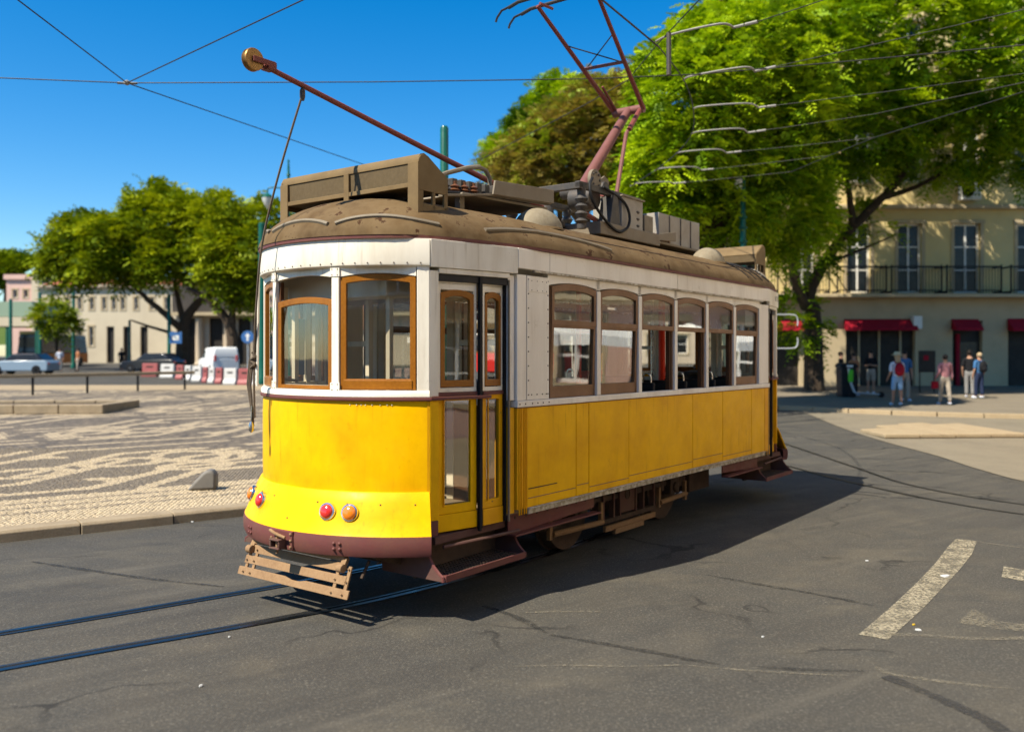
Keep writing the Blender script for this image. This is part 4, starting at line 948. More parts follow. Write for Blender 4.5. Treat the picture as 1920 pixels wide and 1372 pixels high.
# pantograph base frame, drum, springs, cable
b = MB(); b.box((2.05,.68,3.83),(3.40,.74,3.90)); b.box((2.05,1.64,3.83),(3.40,1.70,3.90)); b.box((2.05,.68,3.82),(2.12,1.70,3.89)); b.box((3.32,.68,3.82),(3.40,1.70,3.89)); fr_ = b.build('pantograph_frame', 'gunmetal', tram, bevel=.006)
for u, v in ((2.15,.72),(3.3,.72),(2.15,1.66),(3.3,1.66)):
    b = MB(); b.lathe((u,v,3.40),(0,0,1),[(.05,0),(.05,.05),(.075,.08),(.045,.11),(.075,.16),(.045,.19),(.075,.24),(.045,.27),(.075,.32),(.045,.36),(.05,.44)],12); b.build('base_insulator', 'gunmetal', fr_, smooth=True)
b = MB(); b.lathe((2.55,.80,3.80),(0,1,0),[(.0,0),(.13,0),(.13,.28),(.0,.28)],18); b.build('motor_drum', 'gunmetal', fr_, smooth=True)
b = MB(); b.lathe((2.42,.70,3.97),(0,1,0),[(.0,0),(.115,0),(.115,.04),(.03,.05)],20); b.build('spring_plate', 'roof_gear', fr_, smooth=True)
for i in range(8):
    t = 2*math.pi*i/8; b = MB(); b.lathe((2.42+.08*math.cos(t),.69,3.97+.08*math.sin(t)),(0,1,0),[(.014,0),(.014,.014)],8); b.build('spring_bolt', 'gunmetal', fr_)
b = MB(); b.tube([(2.7,.78,3.88),(3.05,.76,3.80)], .05, 12); b.tube([(2.2,.76,3.60),(2.9,.9,3.55)], .03, 8); b.build('air_cylinder', 'pole_red', fr_, smooth=True)
b = MB(); b.tube(smooth_path([(2.28,.66,3.96),(2.16,.62,3.86),(2.18,.60,3.70),(2.40,.58,3.52),(2.70,.58,3.42),(2.95,.60,3.50),(3.02,.62,3.66),(2.9,.64,3.80),(2.5,.66,3.90)], 6), .017, 6); b.build('hanging_cable', 'rubber', fr_, smooth=True)
b = MB(); b.prism([(2.82,4.02),(3.12,3.92),(3.12,4.10),(3.02,4.14)], lambda p: (p[0],.95,p[1]), lambda p: (p[0],.97,p[1])); b.build('frame_gusset', 'roof_gear', fr_, bevel=.004)
# roof boxes
def rbox(name, a, c, m_='grey_box', bev=.008): b = MB(); b.box(a, c); return b.build(name, m_, tram, bevel=bev)
rbox('equipment_bed', (2.35,.60,3.36),(3.75,1.80,3.50), 'roof_gear')
q = rbox('switch_box', (2.92,.66,3.50),(3.42,1.05,3.86)); b = MB(); b.box((2.90,.64,3.855),(3.44,1.07,3.875)); b.build('box_lid', 'roof_gear', q, bevel=.004)
b = MB(); b.prism([(2.62,3.5),(2.86,3.5),(2.80,3.82),(2.70,3.84)], lambda p: (p[0],.64,p[1]), lambda p: (p[0],.80,p[1])); b.build('support_bracket', 'gunmetal', tram, bevel=.006)
rbox('contactor_box', (3.50,.68,3.50),(3.72,.98,3.72), 'roof_gear')
for i in range(2):
    b = MB(); b.lathe((3.48+.12*i,.82,3.72),(0,0,1),[(.04,0),(.06,.02),(.035,.04),(.06,.07),(.035,.09),(.06,.12),(.03,.15)],10); b.build('post_insulator', 'gunmetal', tram, smooth=True)
q = rbox('resistor_cabinet', (4.10,.80,3.44),(5.30,1.70,3.84)); 
for u in (4.38,4.70,5.0): b = MB(); b.box((u,.785,3.45),(u+.012,.799,3.83)); b.build('cabinet_seam', 'roof_gear', q)
b = MB(); b.prism([(3.75,3.44),(4.30,3.48),(4.30,3.60),(3.80,3.52)], lambda p: (p[0],.66,p[1]), lambda p: (p[0],.68,p[1])); b.build('tray_board', 'roof_gear', tram, bevel=.004)
rbox('low_platform', (3.75,.70,3.42),(5.45,1.75,3.45), 'roof_gear', .004)
for i in range(7): b = MB(); b.box((3.80+.07*i,.72,3.46),(3.84+.07*i,1.5,3.54)); b.build('resistor_bank', 'rust', tram, bevel=.004)
# rear roof conduits
for i in range(5):
    b = MB(); P0 = roof_point((TL+.10+.12*i,.02+.03*i),.10+.05*i); P1 = roof_point((TL+.35+.12*i,.08+.03*i),.08+.04*i); b.tube([(P0[0],P0[1],P0[2]+.02),(P1[0],P1[1],P1[2]+.02)], .018, 6); b.build('roof_conduit', 'grey_box', roof, smooth=True)
for i in range(4):
    P0 = roof_point((4.9+.22*i,-.05),.42); P1 = roof_point((5.0+.24*i,-.05),.02); mid = roof_point((4.96+.23*i,-.05),.16)
    b = MB(); b.tube(smooth_path([(p[0],p[1],p[2]+.008) for p in (P0,mid,P1)],5), .008, 5); b.build('roof_cable', 'rubber', roof, smooth=True)

# ---------------- lifeguard under the bumper
lg = MB(); lg.bar((-1.30,.64,.50),(-1.30,1.74,.50),.05,.05); lgo = lg.build('lifeguard', 'rust', tram, label='slatted rusty lifeguard gate hanging under the front bumper')
slats = [(-1.34,.435),(-1.375,.352),(-1.415,.262)]
for i, (u, z) in enumerate(slats):
    b = MB(); h_ = .060; v0, v1 = (.66,1.74) if i == 0 else ((.57,1.78) if i == 1 else (.50,1.82)); d_ = .028
    vs = []
    nn_ = 16
    lo = [(u-.010,v0+(v1-v0)*k/nn_,z-h_/2) for k in range(nn_+1)]; hi = []
    for k in range(nn_+1):
        v = v0+(v1-v0)*k/nn_; dip = .028*math.exp(-((v-1.12)/.06)**2) if i == 2 else 0.0; hi.append((u+.012,v,z+h_/2-dip))
    back = [(x+.014,y,zz) for x,y,zz in hi]; backl = [(x+.014,y,zz) for x,y,zz in lo]
    b.strip([lo,hi,back,backl,lo]); b.add([lo[0],hi[0],back[0],backl[0]],[(0,1,2,3)]); b.add([lo[-1],hi[-1],back[-1],backl[-1]],[(0,1,2,3)]); b.build('slat', 'rust', lgo, bevel=.003)
for v in (.56,.68,1.66,1.75):
    b = MB(); b.bar((-1.325,v,.45),(-1.400,v,.245),.032,.014,(1,0,0)); b.build('slat_strap', 'rust', lgo, bevel=.002)
for u, z in slats:
    for v in (.56,.68,1.66,1.75): b = MB(); b.lathe((u-.008,v,z),(-1,0,.2),[(.008,0),(.008,.006),(.003,.010)],8); b.build('slat_rivet', 'rust', lgo)
for v in (.64,1.74):
    b = MB(); b.lathe((-1.36,v,.435),(0,1,0),[(.012,-.04),(.034,-.035),(.034,.02),(.012,.03)],12); b.bar((-1.30,v,.50),(-1.34,v,.43),.05,.03); b.build('hinge_block', 'rust', lgo, bevel=.003, smooth=True)
b = MB(); b.tube([(-1.18,.52,.47),(-1.18,.56,.40),(-1.22,.56,.34)], .012, 6); b.tube([(-1.12,.46,.50),(-1.14,.44,.46),(-1.19,.42,.47)], .010, 6); b.build('lifeguard_lever', 'under', lgo, smooth=True)

# ---------------- underframe, trucks, wheels
b = MB(); b.box((-1.25,.55,.52),(TL+1.25,1.83,.70)); b.build('underframe', 'under', tram)
b = MB(); b.prism([(-1.20,.50),(-.62,.30),(-.18,.30),(-.18,.56),(-1.20,.56)], lambda p: (p[0],.42,p[1]), lambda p: (p[0],.46,p[1])); b.prism([(-1.20,.50),(-.62,.30),(-.18,.30),(-.18,.56),(-1.20,.56)], lambda p: (p[0],1.90,p[1]), lambda p: (p[0],1.94,p[1])); b.build('platform_bearer', 'under', tram, bevel=.004)
b = MB(); b.box((-.64,.46,.30),(-.60,1.90,.52)); b.build('bearer_crossbar', 'under', tram)
for (u0, u1, e0, e1) in ((.02,1.40,0,.05),(4.45,5.60,.05,0)):
    b = MB(); b.prism([(u0,.69),(u1,.69),(u1,.515+e1),(u0,.515+e0)], lambda p: (p[0],.10,p[1]), lambda p: (p[0],.115,p[1])); b.box((u0,.02,.515),(u1,.115,.53)); sk = b.build('skirt_plate', 'maroon', tram, bevel=.003)
    for k in range(int((u1-u0)/.16)): b = MB(); b.lathe((u0+.1+.16*k,.10,.655),(0,-1,0),[(.014,0),(.010,.004)],8); b.build('skirt_bolt', 'under', sk)
def wheel(u, v, s):
    b = MB(); b.lathe((u,v,.385),(0,s,0),[(.05,.07),(.10,.075),(.12,.03),(.28,.02),(.31,.055),(.375,.06),(.382,.0),(.382,-.06),(.41,-.07),(.41,-.09),(.30,-.09)],36); w_ = b.build('wheel', 'under', tram, smooth=True)
    b = MB(); b.lathe((u,v,.385),(0,s,0),[(.335,.0605),(.372,.0615),(.379,.050),(.379,-.05)],36); b.build('tyre', 'under', w_, smooth=True)
for u in (1.81,3.95):
    wheel(u,.745,-1); wheel(u,1.635,1)
    b = MB(); b.tube([(u,.7,.385),(u,1.68,.385)], .06, 10); b.build('axle', 'under', tram)
for sgn, v in ((0,.60),(1,1.78)):
    X = ends(0, sgn)
    b = MB(X); b.box((.95,.56,.44),(4.85,.62,.50)); b.box((2.28,.54,.20),(3.50,.62,.25)); b.box((1.15,.58,.30),(1.55,.64,.46)); tf = b.build('truck_frame', 'under', tram, bevel=.006)
    for u in (2.30,2.52,2.66,3.02,3.20,3.46): b = MB(X); b.box((u,.535,.25),(u+.03,.60,.66)); b.build('frame_rib', 'under_maroon', tf, bevel=.003)
    b = MB(X); b.box((2.68,.55,.27),(3.03,.60,.64)); b.build('access_plate', 'under_maroon', tf, bevel=.004)
    b = MB(X); b.lathe((2.85,.548,.47),(0,-1,0),[(.06,0),(.06,.006),(.045,.007),(.045,.002)],16); b.build('plate_ring', 'under', tf)
    b = MB(X); b.tube([(1.28,.50,.27),(2.22,.50,.25)], .030, 8); b.build('brake_rod', 'rust', tf, smooth=True); b = MB(X); b.tube([(3.55,.50,.28),(4.25,.50,.30)], .030, 8); b.build('brake_rod', 'rust', tf, smooth=True)
    b = MB(X); b.box((2.28,.49,.13),(3.42,.53,.19)); b.box((2.45,.47,.085),(3.10,.52,.145)); b.build('track_brake', 'rust', tf, bevel=.006)
    for u in (1.81,3.95):
        b = MB(X); b.box((u-.12,.50,.34),(u+.12,.62,.56)); b.lathe((u,.50,.42),(0,-1,0),[(.07,0),(.06,.03),(.03,.04)],12); b.build('axle_box', 'under', tf, bevel=.01)
        for d_ in (-.24,.24): b = MB(X); b.tube([(u+d_,.58,.40),(u+d_,.58,.66)], .045, 10); b.build('coil_spring', 'under', tf)
    for u in (1.25,2.22,3.55,4.25): b = MB(X); b.bar((u,.52,.22),(u,.52,.46),.04,.05); b.build('brake_hanger', 'rust', tf, bevel=.003)
    b = MB(X); b.lathe((1.30,.66,.30),(0,0,1),[(.14,0),(.16,.02),(.16,.22),(.12,.24)],18); b.build('air_tank', 'under', tf, bevel=.01); b = MB(X); b.box((4.35,.50,.30),(4.95,.80,.60)); b.build('battery_box', 'under', tf, bevel=.01)

# ---------------- inside
b = MB(); b.prism([(-.95,.60),(-.80,.25),(0,.06),(TL,.06),(TL+.80,.25),(TL+.95,.60),(TL+.95,1.78),(TL+.80,2.13),(TL,2.32),(0,2.32),(-.80,2.13),(-.95,1.78)], lambda p: (p[0],p[1],.70), lambda p: (p[0],p[1],.76)); b.build('floor', 'floor_in', tram)
b = MB(); b.strip([[(lambda q: (q[0],q[1],q[2]-.06))(roof_point(p,t)) for p in outline(-.03,24)] for t in (0,.08,.2,.4,.7,1.)], True); b.build('ceiling', 'ceiling_in', tram, smooth=True)
for u in (.05, TL-.05):                                # bulkheads with a middle doorway
    b = MB()
    for (v0, v1) in ((.08,.16),(.72,.80),(1.58,1.66),(2.22,2.30)): b.box((u-.02,v0,.76),(u+.02,v1,2.85))
    b.box((u-.02,.08,2.52),(u+.02,2.30,2.72)); b.box((u-.02,.16,1.60),(u+.02,.72,1.72)); b.box((u-.02,1.66,1.60),(u+.02,2.22,1.72)); bk = b.build('bulkhead', 'cab_cream', tram, bevel=.006)
    b = MB(); b.box((u-.012,.16,.76),(u+.012,.72,1.60)); b.box((u-.012,1.66,.76),(u+.012,2.22,1.60)); b.build('bulkhead_panel', 'wood_dark', bk)
for i in range(6):
    u = .62+.80*i
    for v0, v1 in ((.12,.84),(1.54,2.26)):
        b = MB(); b.box((u,v0,1.12),(u+.40,v1,1.20)); st_ = b.build('passenger_seat', 'seat', tram, bevel=.02)
        b = MB(); b.prism([(u+.40,1.15),(u+.46,1.15),(u+.50,1.74),(u+.45,1.74)], lambda p: (p[0],v0,p[1]), lambda p: (p[0],v1,p[1])); b.build('seat_back', 'seat', st_, bevel=.025)
        b = MB(); b.box((u+.05,v0+.1,.76),(u+.35,v1-.1,1.12)); b.build('seat_base', 'wood_dark', st_)
        if i in (2,3,4): b = MB(); vv = v0+.05 if v0 < 1 else v1-.05; b.tube(smooth_path([(u+.47,vv,1.70),(u+.47,vv,1.80),(u+.47,vv+.05,1.84),(u+.47,vv+.10,1.80),(u+.47,vv+.10,1.70)],4), .011, 6); b.build('grab_handle', 'steel', st_, smooth=True)
for u, v in ((1.95,1.5),(2.9,1.0),(3.4,1.5),(4.3,1.0),(4.9,1.5)):
    b = MB(); b.tube([(u,v,.76),(u,v,2.85)], .017, 8); b.build('grab_pole', 'steel', tram, smooth=True)
for v in (.8,1.58): b = MB(); b.tube([(.1,v,2.60),(TL-.1,v,2.60)], .016, 8); b.build('hand_rail', 'steel', tram, smooth=True)
b = MB(); b.box((3.05,1.02,1.45),(3.09,1.34,2.55)); b.build('red_panel', 'red_in', tram, bevel=.006)
b = MB(); b.tube([(2.38,.9,.76),(2.38,.9,2.8)], .03, 8); b.build('red_post', 'red_in', tram, smooth=True)
b = MB(); b.tube([(4.28,.85,.76),(4.28,.85,2.8)], .045, 8); b.build('red_post', 'red_in', tram, smooth=True)
b = MB(); b.box((2.62,.82,1.86),(2.76,1.00,2.20)); vb = b.build('ticket_validator', 'yellow_box', tram, bevel=.02); b = MB(); b.box((2.64,.81,2.06),(2.74,.822,2.16)); b.build('validator_screen', 'black_paint', vb)
b = MB(); b.box((2.44,.84,1.86),(2.56,1.0,2.28)); b.build('control_box', 'seat', tram, bevel=.02)
for e in (0,1):                                        # driver's stand at each end
    X = ends(e,0)
    b = MB(X); b.lathe((-1.02,1.55,.76),(0,0,1),[(.15,0),(.15,.95),(.17,.97),(.17,1.02),(.05,1.04)],16); ct = b.build('drive_controller', 'gunmetal', tram, smooth=True)
    b = MB(X); b.tube([(-1.02,1.55,1.82),(-1.15,1.62,1.84)], .015, 6); b.ell((-1.16,1.625,1.86),(.02,.02,.03),8,6); b.build('controller_handle', 'brass', ct, smooth=True)
    b = MB(X); b.tube([(-.95,.95,.76),(-.95,.95,1.55)], .03, 8); b.lathe((-.95,.95,1.55),(0,.2,1),[(.0,0),(.17,0),(.17,.02),(.0,.02)],20); b.build('hand_brake', 'brass', tram, smooth=True)
    b = MB(X); b.box((-.75,.95,.76),(-.45,1.35,1.45)); b.build('driver_stool', 'cab_wood', tram, bevel=.03)
    b = MB(X); b.box((-.97,.55,2.50),(-.70,1.8,2.74)); b.build('blind_housing', 'ceiling_in', tram, bevel=.01)
for ev_ in (.30, 2.08):                                # cab pillars and side lining
    for e in (0,1):
        X = ends(e,0); b = MB(X); b.tube([(-.72,ev_,.76),(-.72,ev_,2.85)], .022, 8); b.build('cab_pillar', 'cream', tram, smooth=True)
for (u, v) in ((-1.02,1.72),(-.84,1.80),(-.64,1.88),(-.44,1.96),(-.86,.62),(-.70,1.02),(-.50,1.22)):
    b = MB(); b.box((u-.022,v-.022,.76),(u+.022,v+.022,2.62)); b.build('cab_post', 'cab_cream', tram, bevel=.004)
b = MB(); b.prism([(-1.02,1.72),(-.44,1.96),(-.45,1.985),(-1.03,1.745)], lambda p: (p[0],p[1],1.72), lambda p: (p[0],p[1],1.80)); b.build('cab_rail', 'cab_cream', tram)
b = MB(); b.prism([(-.81,1.815),(-.67,1.875),(-.68,1.885),(-.82,1.825)], lambda p: (p[0],p[1],1.86), lambda p: (p[0],p[1],2.36)); b.build('cab_notice', 'sign_blue', tram)
b = MB(); b.box((-1.12,.62,1.62),(-.98,1.76,1.70)); b.build('cab_ledge', 'cab_cream', tram, bevel=.01)
b = MB(); b.bar((-.70,1.02,2.05),(-.50,1.22,2.05),.03,.05); b.build('cab_rail', 'cab_wood', tram)
for v0 in (.20,1.70):
    for u in (.05, TL-.05):
        w_ = MB(); w_.box((u-.015,v0-.02,1.74),(u+.015,v0+.03,2.50)); w_.box((u-.015,v0+.45,1.74),(u+.015,v0+.50,2.50)); w_.box((u-.014,v0,2.12),(u+.014,v0+.48,2.17)); w_.build('bulkhead_window_frame', 'cream', tram)
b = MB(); b.box((5.05,.045,2.40),(5.30,.05,2.62)); b.build('window_notice', 'paper', tram)

# ================================================================ TREES
def foliage(name, lobes, n_clump, n_frond, pairs, flen, llen, mat_, parent, clump_r=.6, tint0=0.45, droop=.35, org=(0,0,0), up=.35, seed=1, shell=.62):
    g = np.random.default_rng(seed)
    w_ = np.array([(l[1][0]*l[1][1]*l[1][2])**.62*(l[2] if len(l) > 2 else 1) for l in lobes]); w_ = w_/w_.sum()
    idx = g.choice(len(lobes), n_clump, p=w_)
    C = np.array([lobes[i][0] for i in idx]); Rr = np.array([lobes[i][1] for i in idx])
    d = g.normal(size=(n_clump,3)); d /= np.linalg.norm(d,axis=1)[:,None]
    rad = shell + (1-shell)*g.random(n_clump)**.6; rad *= 1+g.normal(0,.06,n_clump)
    cc = C + d*Rr*rad[:,None]
    # throw away clumps buried deep inside other lobes
    keep = np.ones(n_clump,bool)
    for l in lobes:
        q = ((cc-np.array(l[0]))/np.array(l[1])); keep &= (np.sqrt((q**2).sum(1)) > .52)
    cc, d = cc[keep], d[keep]; n = len(cc)
    ct = np.clip(tint0 + g.normal(0,.24,n) + .12*d[:,2],0,1)  # clump tint spread imitates lit tufts and dark gaps; upper clumps painted lighter
    m = n*n_frond; base = np.repeat(cc,n_frond,0); dd = np.repeat(d,n_frond,0)
    v = g.normal(size=(m,3)); v /= np.linalg.norm(v,axis=1)[:,None]
    ax = v*.9 + dd*.75 + np.array([0,0,up]); ax[:,2] *= .65; ax /= np.linalg.norm(ax,axis=1)[:,None]
    cr_ = clump_r*(.35+.65*g.random(m)); start = base + ax*(cr_*.25)[:,None] + g.normal(0,clump_r*.22,(m,3))
    L = flen*(.7+.6*g.random(m))
    sd = np.cross(ax, np.array([0,0,1.0])+g.normal(0,.35,(m,3))); sd /= np.linalg.norm(sd,axis=1)[:,None]
    nr = np.cross(sd, ax)
    k = pairs*2; V = np.zeros((m,k,4,3),np.float32)
    for i in range(pairs):
        t = (i+.6)/pairs; p = start + ax*(L*t)[:,None]; p[:,2] -= droop*L*t*t
        env = math.sin(math.pi*min(.15+.8*t,1))**.6
        for s, sg in enumerate((-1,1)):
            ll = llen*env*(.8+.4*g.random(m)); out = sd*sg + ax*.45; out /= np.linalg.norm(out,axis=1)[:,None]
            tip = p + out*ll[:,None]; tip[:,2] -= .25*ll
            w2 = (ax*(llen*.21))
            tilt = nr*(g.normal(0,.10,m)*ll)[:,None]
            j = 2*i+s
            V[:,j,0] = p; V[:,j,1] = (p+tip)/2 + w2 + tilt; V[:,j,2] = tip; V[:,j,3] = (p+tip)/2 - w2 + tilt
    nf = m*k; V = V.reshape(-1,3) - np.array(org,np.float32)
    tt = np.clip(np.repeat(np.repeat(ct,n_frond)+g.normal(0,.10,m),k)+g.normal(0,.06,nf),0,1)
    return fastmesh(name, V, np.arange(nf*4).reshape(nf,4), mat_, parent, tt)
def lobe(x, y, d, rx, ry, rd, w=1): return (tuple(pxd(x,y,d)), (rx/FPX*d, rd, ry/FPX*d), w)
def limbs(name, paths, mat_, parent, org):
    b = MB(); o = Vector(org)
    for pts, r0, r1 in paths:
        P = smooth_path([Vector(p)-o for p in pts], 5); n = len(P)
        P = [p + Vector((random.gauss(0,.02),random.gauss(0,.02),0))*(1 if 0 < i < n-1 else 0) for i, p in enumerate(P)]
        b.tube(P, [r0+(r1-r0)*(i/(n-1))**.8 for i in range(n)], 9)
    return b.build(name, mat_, parent, smooth=True)
def tree(label, base, paths, lobes, leafargs, mat_='leaf', bark='bark', group=None, cat='tree', name='tree'):
    t = thing(name, label, cat, base, 0, group)
    limbs('trunk', paths, bark, t, base)
    foliage('crown', lobes, mat_=mat_, parent=t, org=base, **leafargs)
    return t
# big green tree whose trunk shows right of the tram
bB = (13.0,37.6,gz(37.6)+.13)
tree('big feathery green tree with leaning trunk before the yellow shop building', bB,
  [([bB,(12.95,37.6,2.2),(12.9,37.5,3.8),pxd(1515,560,37.2),pxd(1530,520,37),pxd(1575,450,36.5),pxd(1640,385,36),pxd(1690,330,35.5),pxd(1740,240,35)],.46,.10),
   ([pxd(1512,575,37.2),pxd(1490,520,36.6),pxd(1480,430,36),pxd(1500,330,35),pxd(1520,220,34)],.26,.06),
   ([pxd(1600,425,36.3),pxd(1590,350,35.6),pxd(1580,270,35),pxd(1600,160,34)],.17,.04),
   ([pxd(1655,370,36),pxd(1720,350,36.5),pxd(1800,300,36.5),pxd(1880,240,36)],.14,.03),
   ([pxd(1545,495,36.8),pxd(1610,470,37),pxd(1680,440,37)],.10,.03),
   ([pxd(1480,440,36),pxd(1420,380,35),pxd(1380,320,34)],.12,.03)],
  [lobe(1500,120,33,150,135,3.6),lobe(1690,90,34,165,140,3.8),lobe(1860,110,33.5,130,140,3.4),lobe(1430,350,34,120,90,3),lobe(1600,240,34.5,130,90,3.2),lobe(1790,250,35.5,120,72,2.8),
   lobe(1500,450,36.5,58,62,1.8,.7),lobe(1500,600,37.8,44,62,1.0,.8),lobe(1910,300,35.5,62,44,1.6),lobe(1600,-70,34,200,90,3),lobe(1850,-60,34,150,90,2.6),lobe(1420,-20,32.5,90,90,2.6),lobe(1640,415,36.5,50,34,1.2,.6),lobe(1740,310,36,70,40,1.6,.7),lobe(1700,170,38.5,90,100,2,.55),lobe(1850,190,39,100,90,2,.55),lobe(1960,130,38.5,90,120,2,.6),lobe(1600,120,38.5,100,110,2,.55),lobe(1980,270,37.5,70,70,1.8,.6)],
  dict(n_clump=1600,n_frond=10,pairs=5,flen=.62,llen=.26,clump_r=.75,tint0=.62,seed=3,droop=.45))
# second green tree, its trunk hidden by the tram
bA = (6.3,27.0,gz(27)+.0)
tree('bright green feathery tree rising right behind the pantograph of the tram', bA,
  [([bA,(6.25,27,2.5),(6.3,27,5.0),pxd(1345,330,27),pxd(1360,220,27)],.36,.10),([(6.3,27,4.6),pxd(1300,330,26.6),pxd(1260,260,26.3)],.18,.04),([(6.3,27,5.2),pxd(1420,300,27.4),pxd(1480,220,28)],.16,.04),([(6.3,27,3.8),pxd(1290,400,26.8),pxd(1240,360,26.5)],.12,.03)],
  [lobe(1300,185,26.3,112,105,2.6),lobe(1400,120,27.5,120,95,2.8),lobe(1275,310,26.5,92,90,2.3),lobe(1390,300,27.5,110,95,2.5),lobe(1340,400,27.5,105,60,2.0),lobe(1450,215,28,100,110,2.6),lobe(1310,95,26.5,60,50,1.6),lobe(1470,400,28.5,70,80,1.8,.8),lobe(1220,370,26.8,40,36,1.0,.7)],
  dict(n_clump=1350,n_frond=13,pairs=5,flen=.50,llen=.20,clump_r=.58,tint0=.66,seed=5,droop=.45))
# olive brown tree
bC = (3.6,41.0,gz(41))
tree('olive and brown tinged tree behind the tram roof', bC,
  [([bC,(3.6,41,3.5),pxd(1100,420,41),pxd(1090,330,41),pxd(1080,220,41)],.42,.06),([pxd(1098,430,41),pxd(1040,360,40.5),pxd(990,300,40.5)],.2,.04),([pxd(1095,400,41),pxd(1160,320,41),pxd(1190,200,41)],.2,.04)],
  [lobe(1085,280,40.5,105,92,3.0),lobe(1010,310,40,72,66,2.4),lobe(1130,215,41,72,62,2.4),lobe(1185,300,41.5,70,110,2.6),lobe(1235,390,41,95,62,2.4),lobe(940,335,41,40,36,1.3,.7),lobe(1170,160,41.5,36,30,1.0,.5)],
  dict(n_clump=1000,n_frond=13,pairs=4,flen=.55,llen=.24,clump_r=.75,tint0=.55,seed=8,droop=.35), 'leaf_olive', 'bark_pale')
bD = (2.6,48.0,gz(48))
tree('fresh green tree peeking out behind the olive brown one', bD,
  [([bD,(2.6,48,4),pxd(1050,350,48),pxd(1045,230,48)],.4,.06),([pxd(1050,360,48),pxd(985,310,48),pxd(940,290,48)],.15,.03)],
  [lobe(1055,205,48,55,48,2.2),lobe(1005,245,48,46,44,2.0),lobe(950,288,48,36,28,1.4),lobe(985,330,48,60,46,2)],
  dict(n_clump=420,n_frond=12,pairs=4,flen=.62,llen=.28,clump_r=.8,tint0=.5,seed=9))
# left hand trees across the square
bE = tuple(pxg(343,694)); dE = bE[1]
dE = 66.0; bE = ((343-CXP)/FPX*dE, dE, gz(dE))
tree('broad spreading green tree across the square with forked trunk', bE,
  [([bE,pxd(343,640,dE),pxd(348,600,dE),pxd(375,565,dE),pxd(420,540,dE),pxd(455,500,dE)],.62,.12),([pxd(344,620,dE),pxd(310,590,dE-1),pxd(270,555,dE-1),pxd(235,520,dE-1),pxd(190,480,dE-1)],.32,.06),([pxd(346,610,dE),pxd(330,540,dE),pxd(320,460,dE)],.3,.06),([pxd(342,630,dE),pxd(280,612,dE-1),pxd(245,600,dE-1)],.16,.05)],
  [lobe(330,425,dE,88,52,4.2),lobe(240,462,dE,74,46,4.2),lobe(152,482,dE+1,54,40,3.2),lobe(410,450,dE,66,54,4),lobe(345,488,dE-1,80,34,4),lobe(122,503,dE+1,26,24,2),lobe(215,508,dE-1,56,14,3),lobe(300,385,dE,46,28,2.5),lobe(170,450,dE,50,40,2.8)],
  dict(n_clump=850,n_frond=10,pairs=3,flen=1.0,llen=.52,clump_r=1.2,tint0=.60,seed=12), 'leaf_far')
dF = 62.0; bF = ((437-CXP)/FPX*dF, dF, gz(dF))
tree('green tree beside the green pole left of the tram, trunk leaning left', bF,
  [([bF,pxd(436,640,dF),pxd(428,605,dF),pxd(405,575,dF),pxd(380,555,dF),pxd(350,540,dF)],.55,.12),([pxd(434,620,dF),pxd(440,560,dF),pxd(470,490,dF),pxd(490,430,dF)],.3,.06)],
  [lobe(470,490,dF,56,56,3.6),lobe(505,430,dF,42,46,2.4),lobe(430,480,dF,52,60,3),lobe(415,410,dF,40,32,2.2),lobe(470,545,dF,44,20,2.6),lobe(520,500,dF,60,70,3)],
  dict(n_clump=430,n_frond=10,pairs=3,flen=.95,llen=.50,clump_r=1.1,tint0=.64,seed=14), 'leaf_far')
dG = 70.0; bG = ((105-CXP)/FPX*dG, dG, gz(dG))
tree('small green tree by the orange bus at far left', bG, [([bG,pxd(106,640,dG),pxd(100,600,dG)],.2,.05)], [lobe(100,590,dG,24,24,1.3),lobe(118,610,dG,16,14,1.0)],
  dict(n_clump=60,n_frond=8,pairs=3,flen=.8,llen=.42,clump_r=.8,tint0=.45,seed=15), 'leaf_far')
for i, (x, w0) in enumerate(((10,26),(48,30),(-25,30))):
    dd = 150.0; b0 = ((x-CXP)/FPX*dd, dd, gz(dd)+9)
    tree(['leftmost dark tree crowning the distant hill','tree on the distant hill above the pink house','tree on the distant hill cut by the left edge'][i], b0, [([b0,(b0[0],b0[1],b0[2]+5)],.4,.1)], [lobe(x,500+4*i,dd,w0,18,3)], dict(n_clump=160,n_frond=8,pairs=2,flen=1.6,llen=1.1,clump_r=1.6,tint0=.4,seed=20+i), 'leaf_far', group='trees on the distant hill')
b = MB(); n = 26
rows = []
for j in range(6):
    rows.append([(-150+i*5.2, 140+j*9, gz(140)+ (9.5+1.8*math.sin(i*.7)+1.2*math.sin(i*1.9+j))*math.sin(math.pi*(i+.5)/n)**.5*min(1,.25+j*.4)) for i in range(n)])
b.strip(rows); struct(b.build('hill', 'hill', smooth=True))

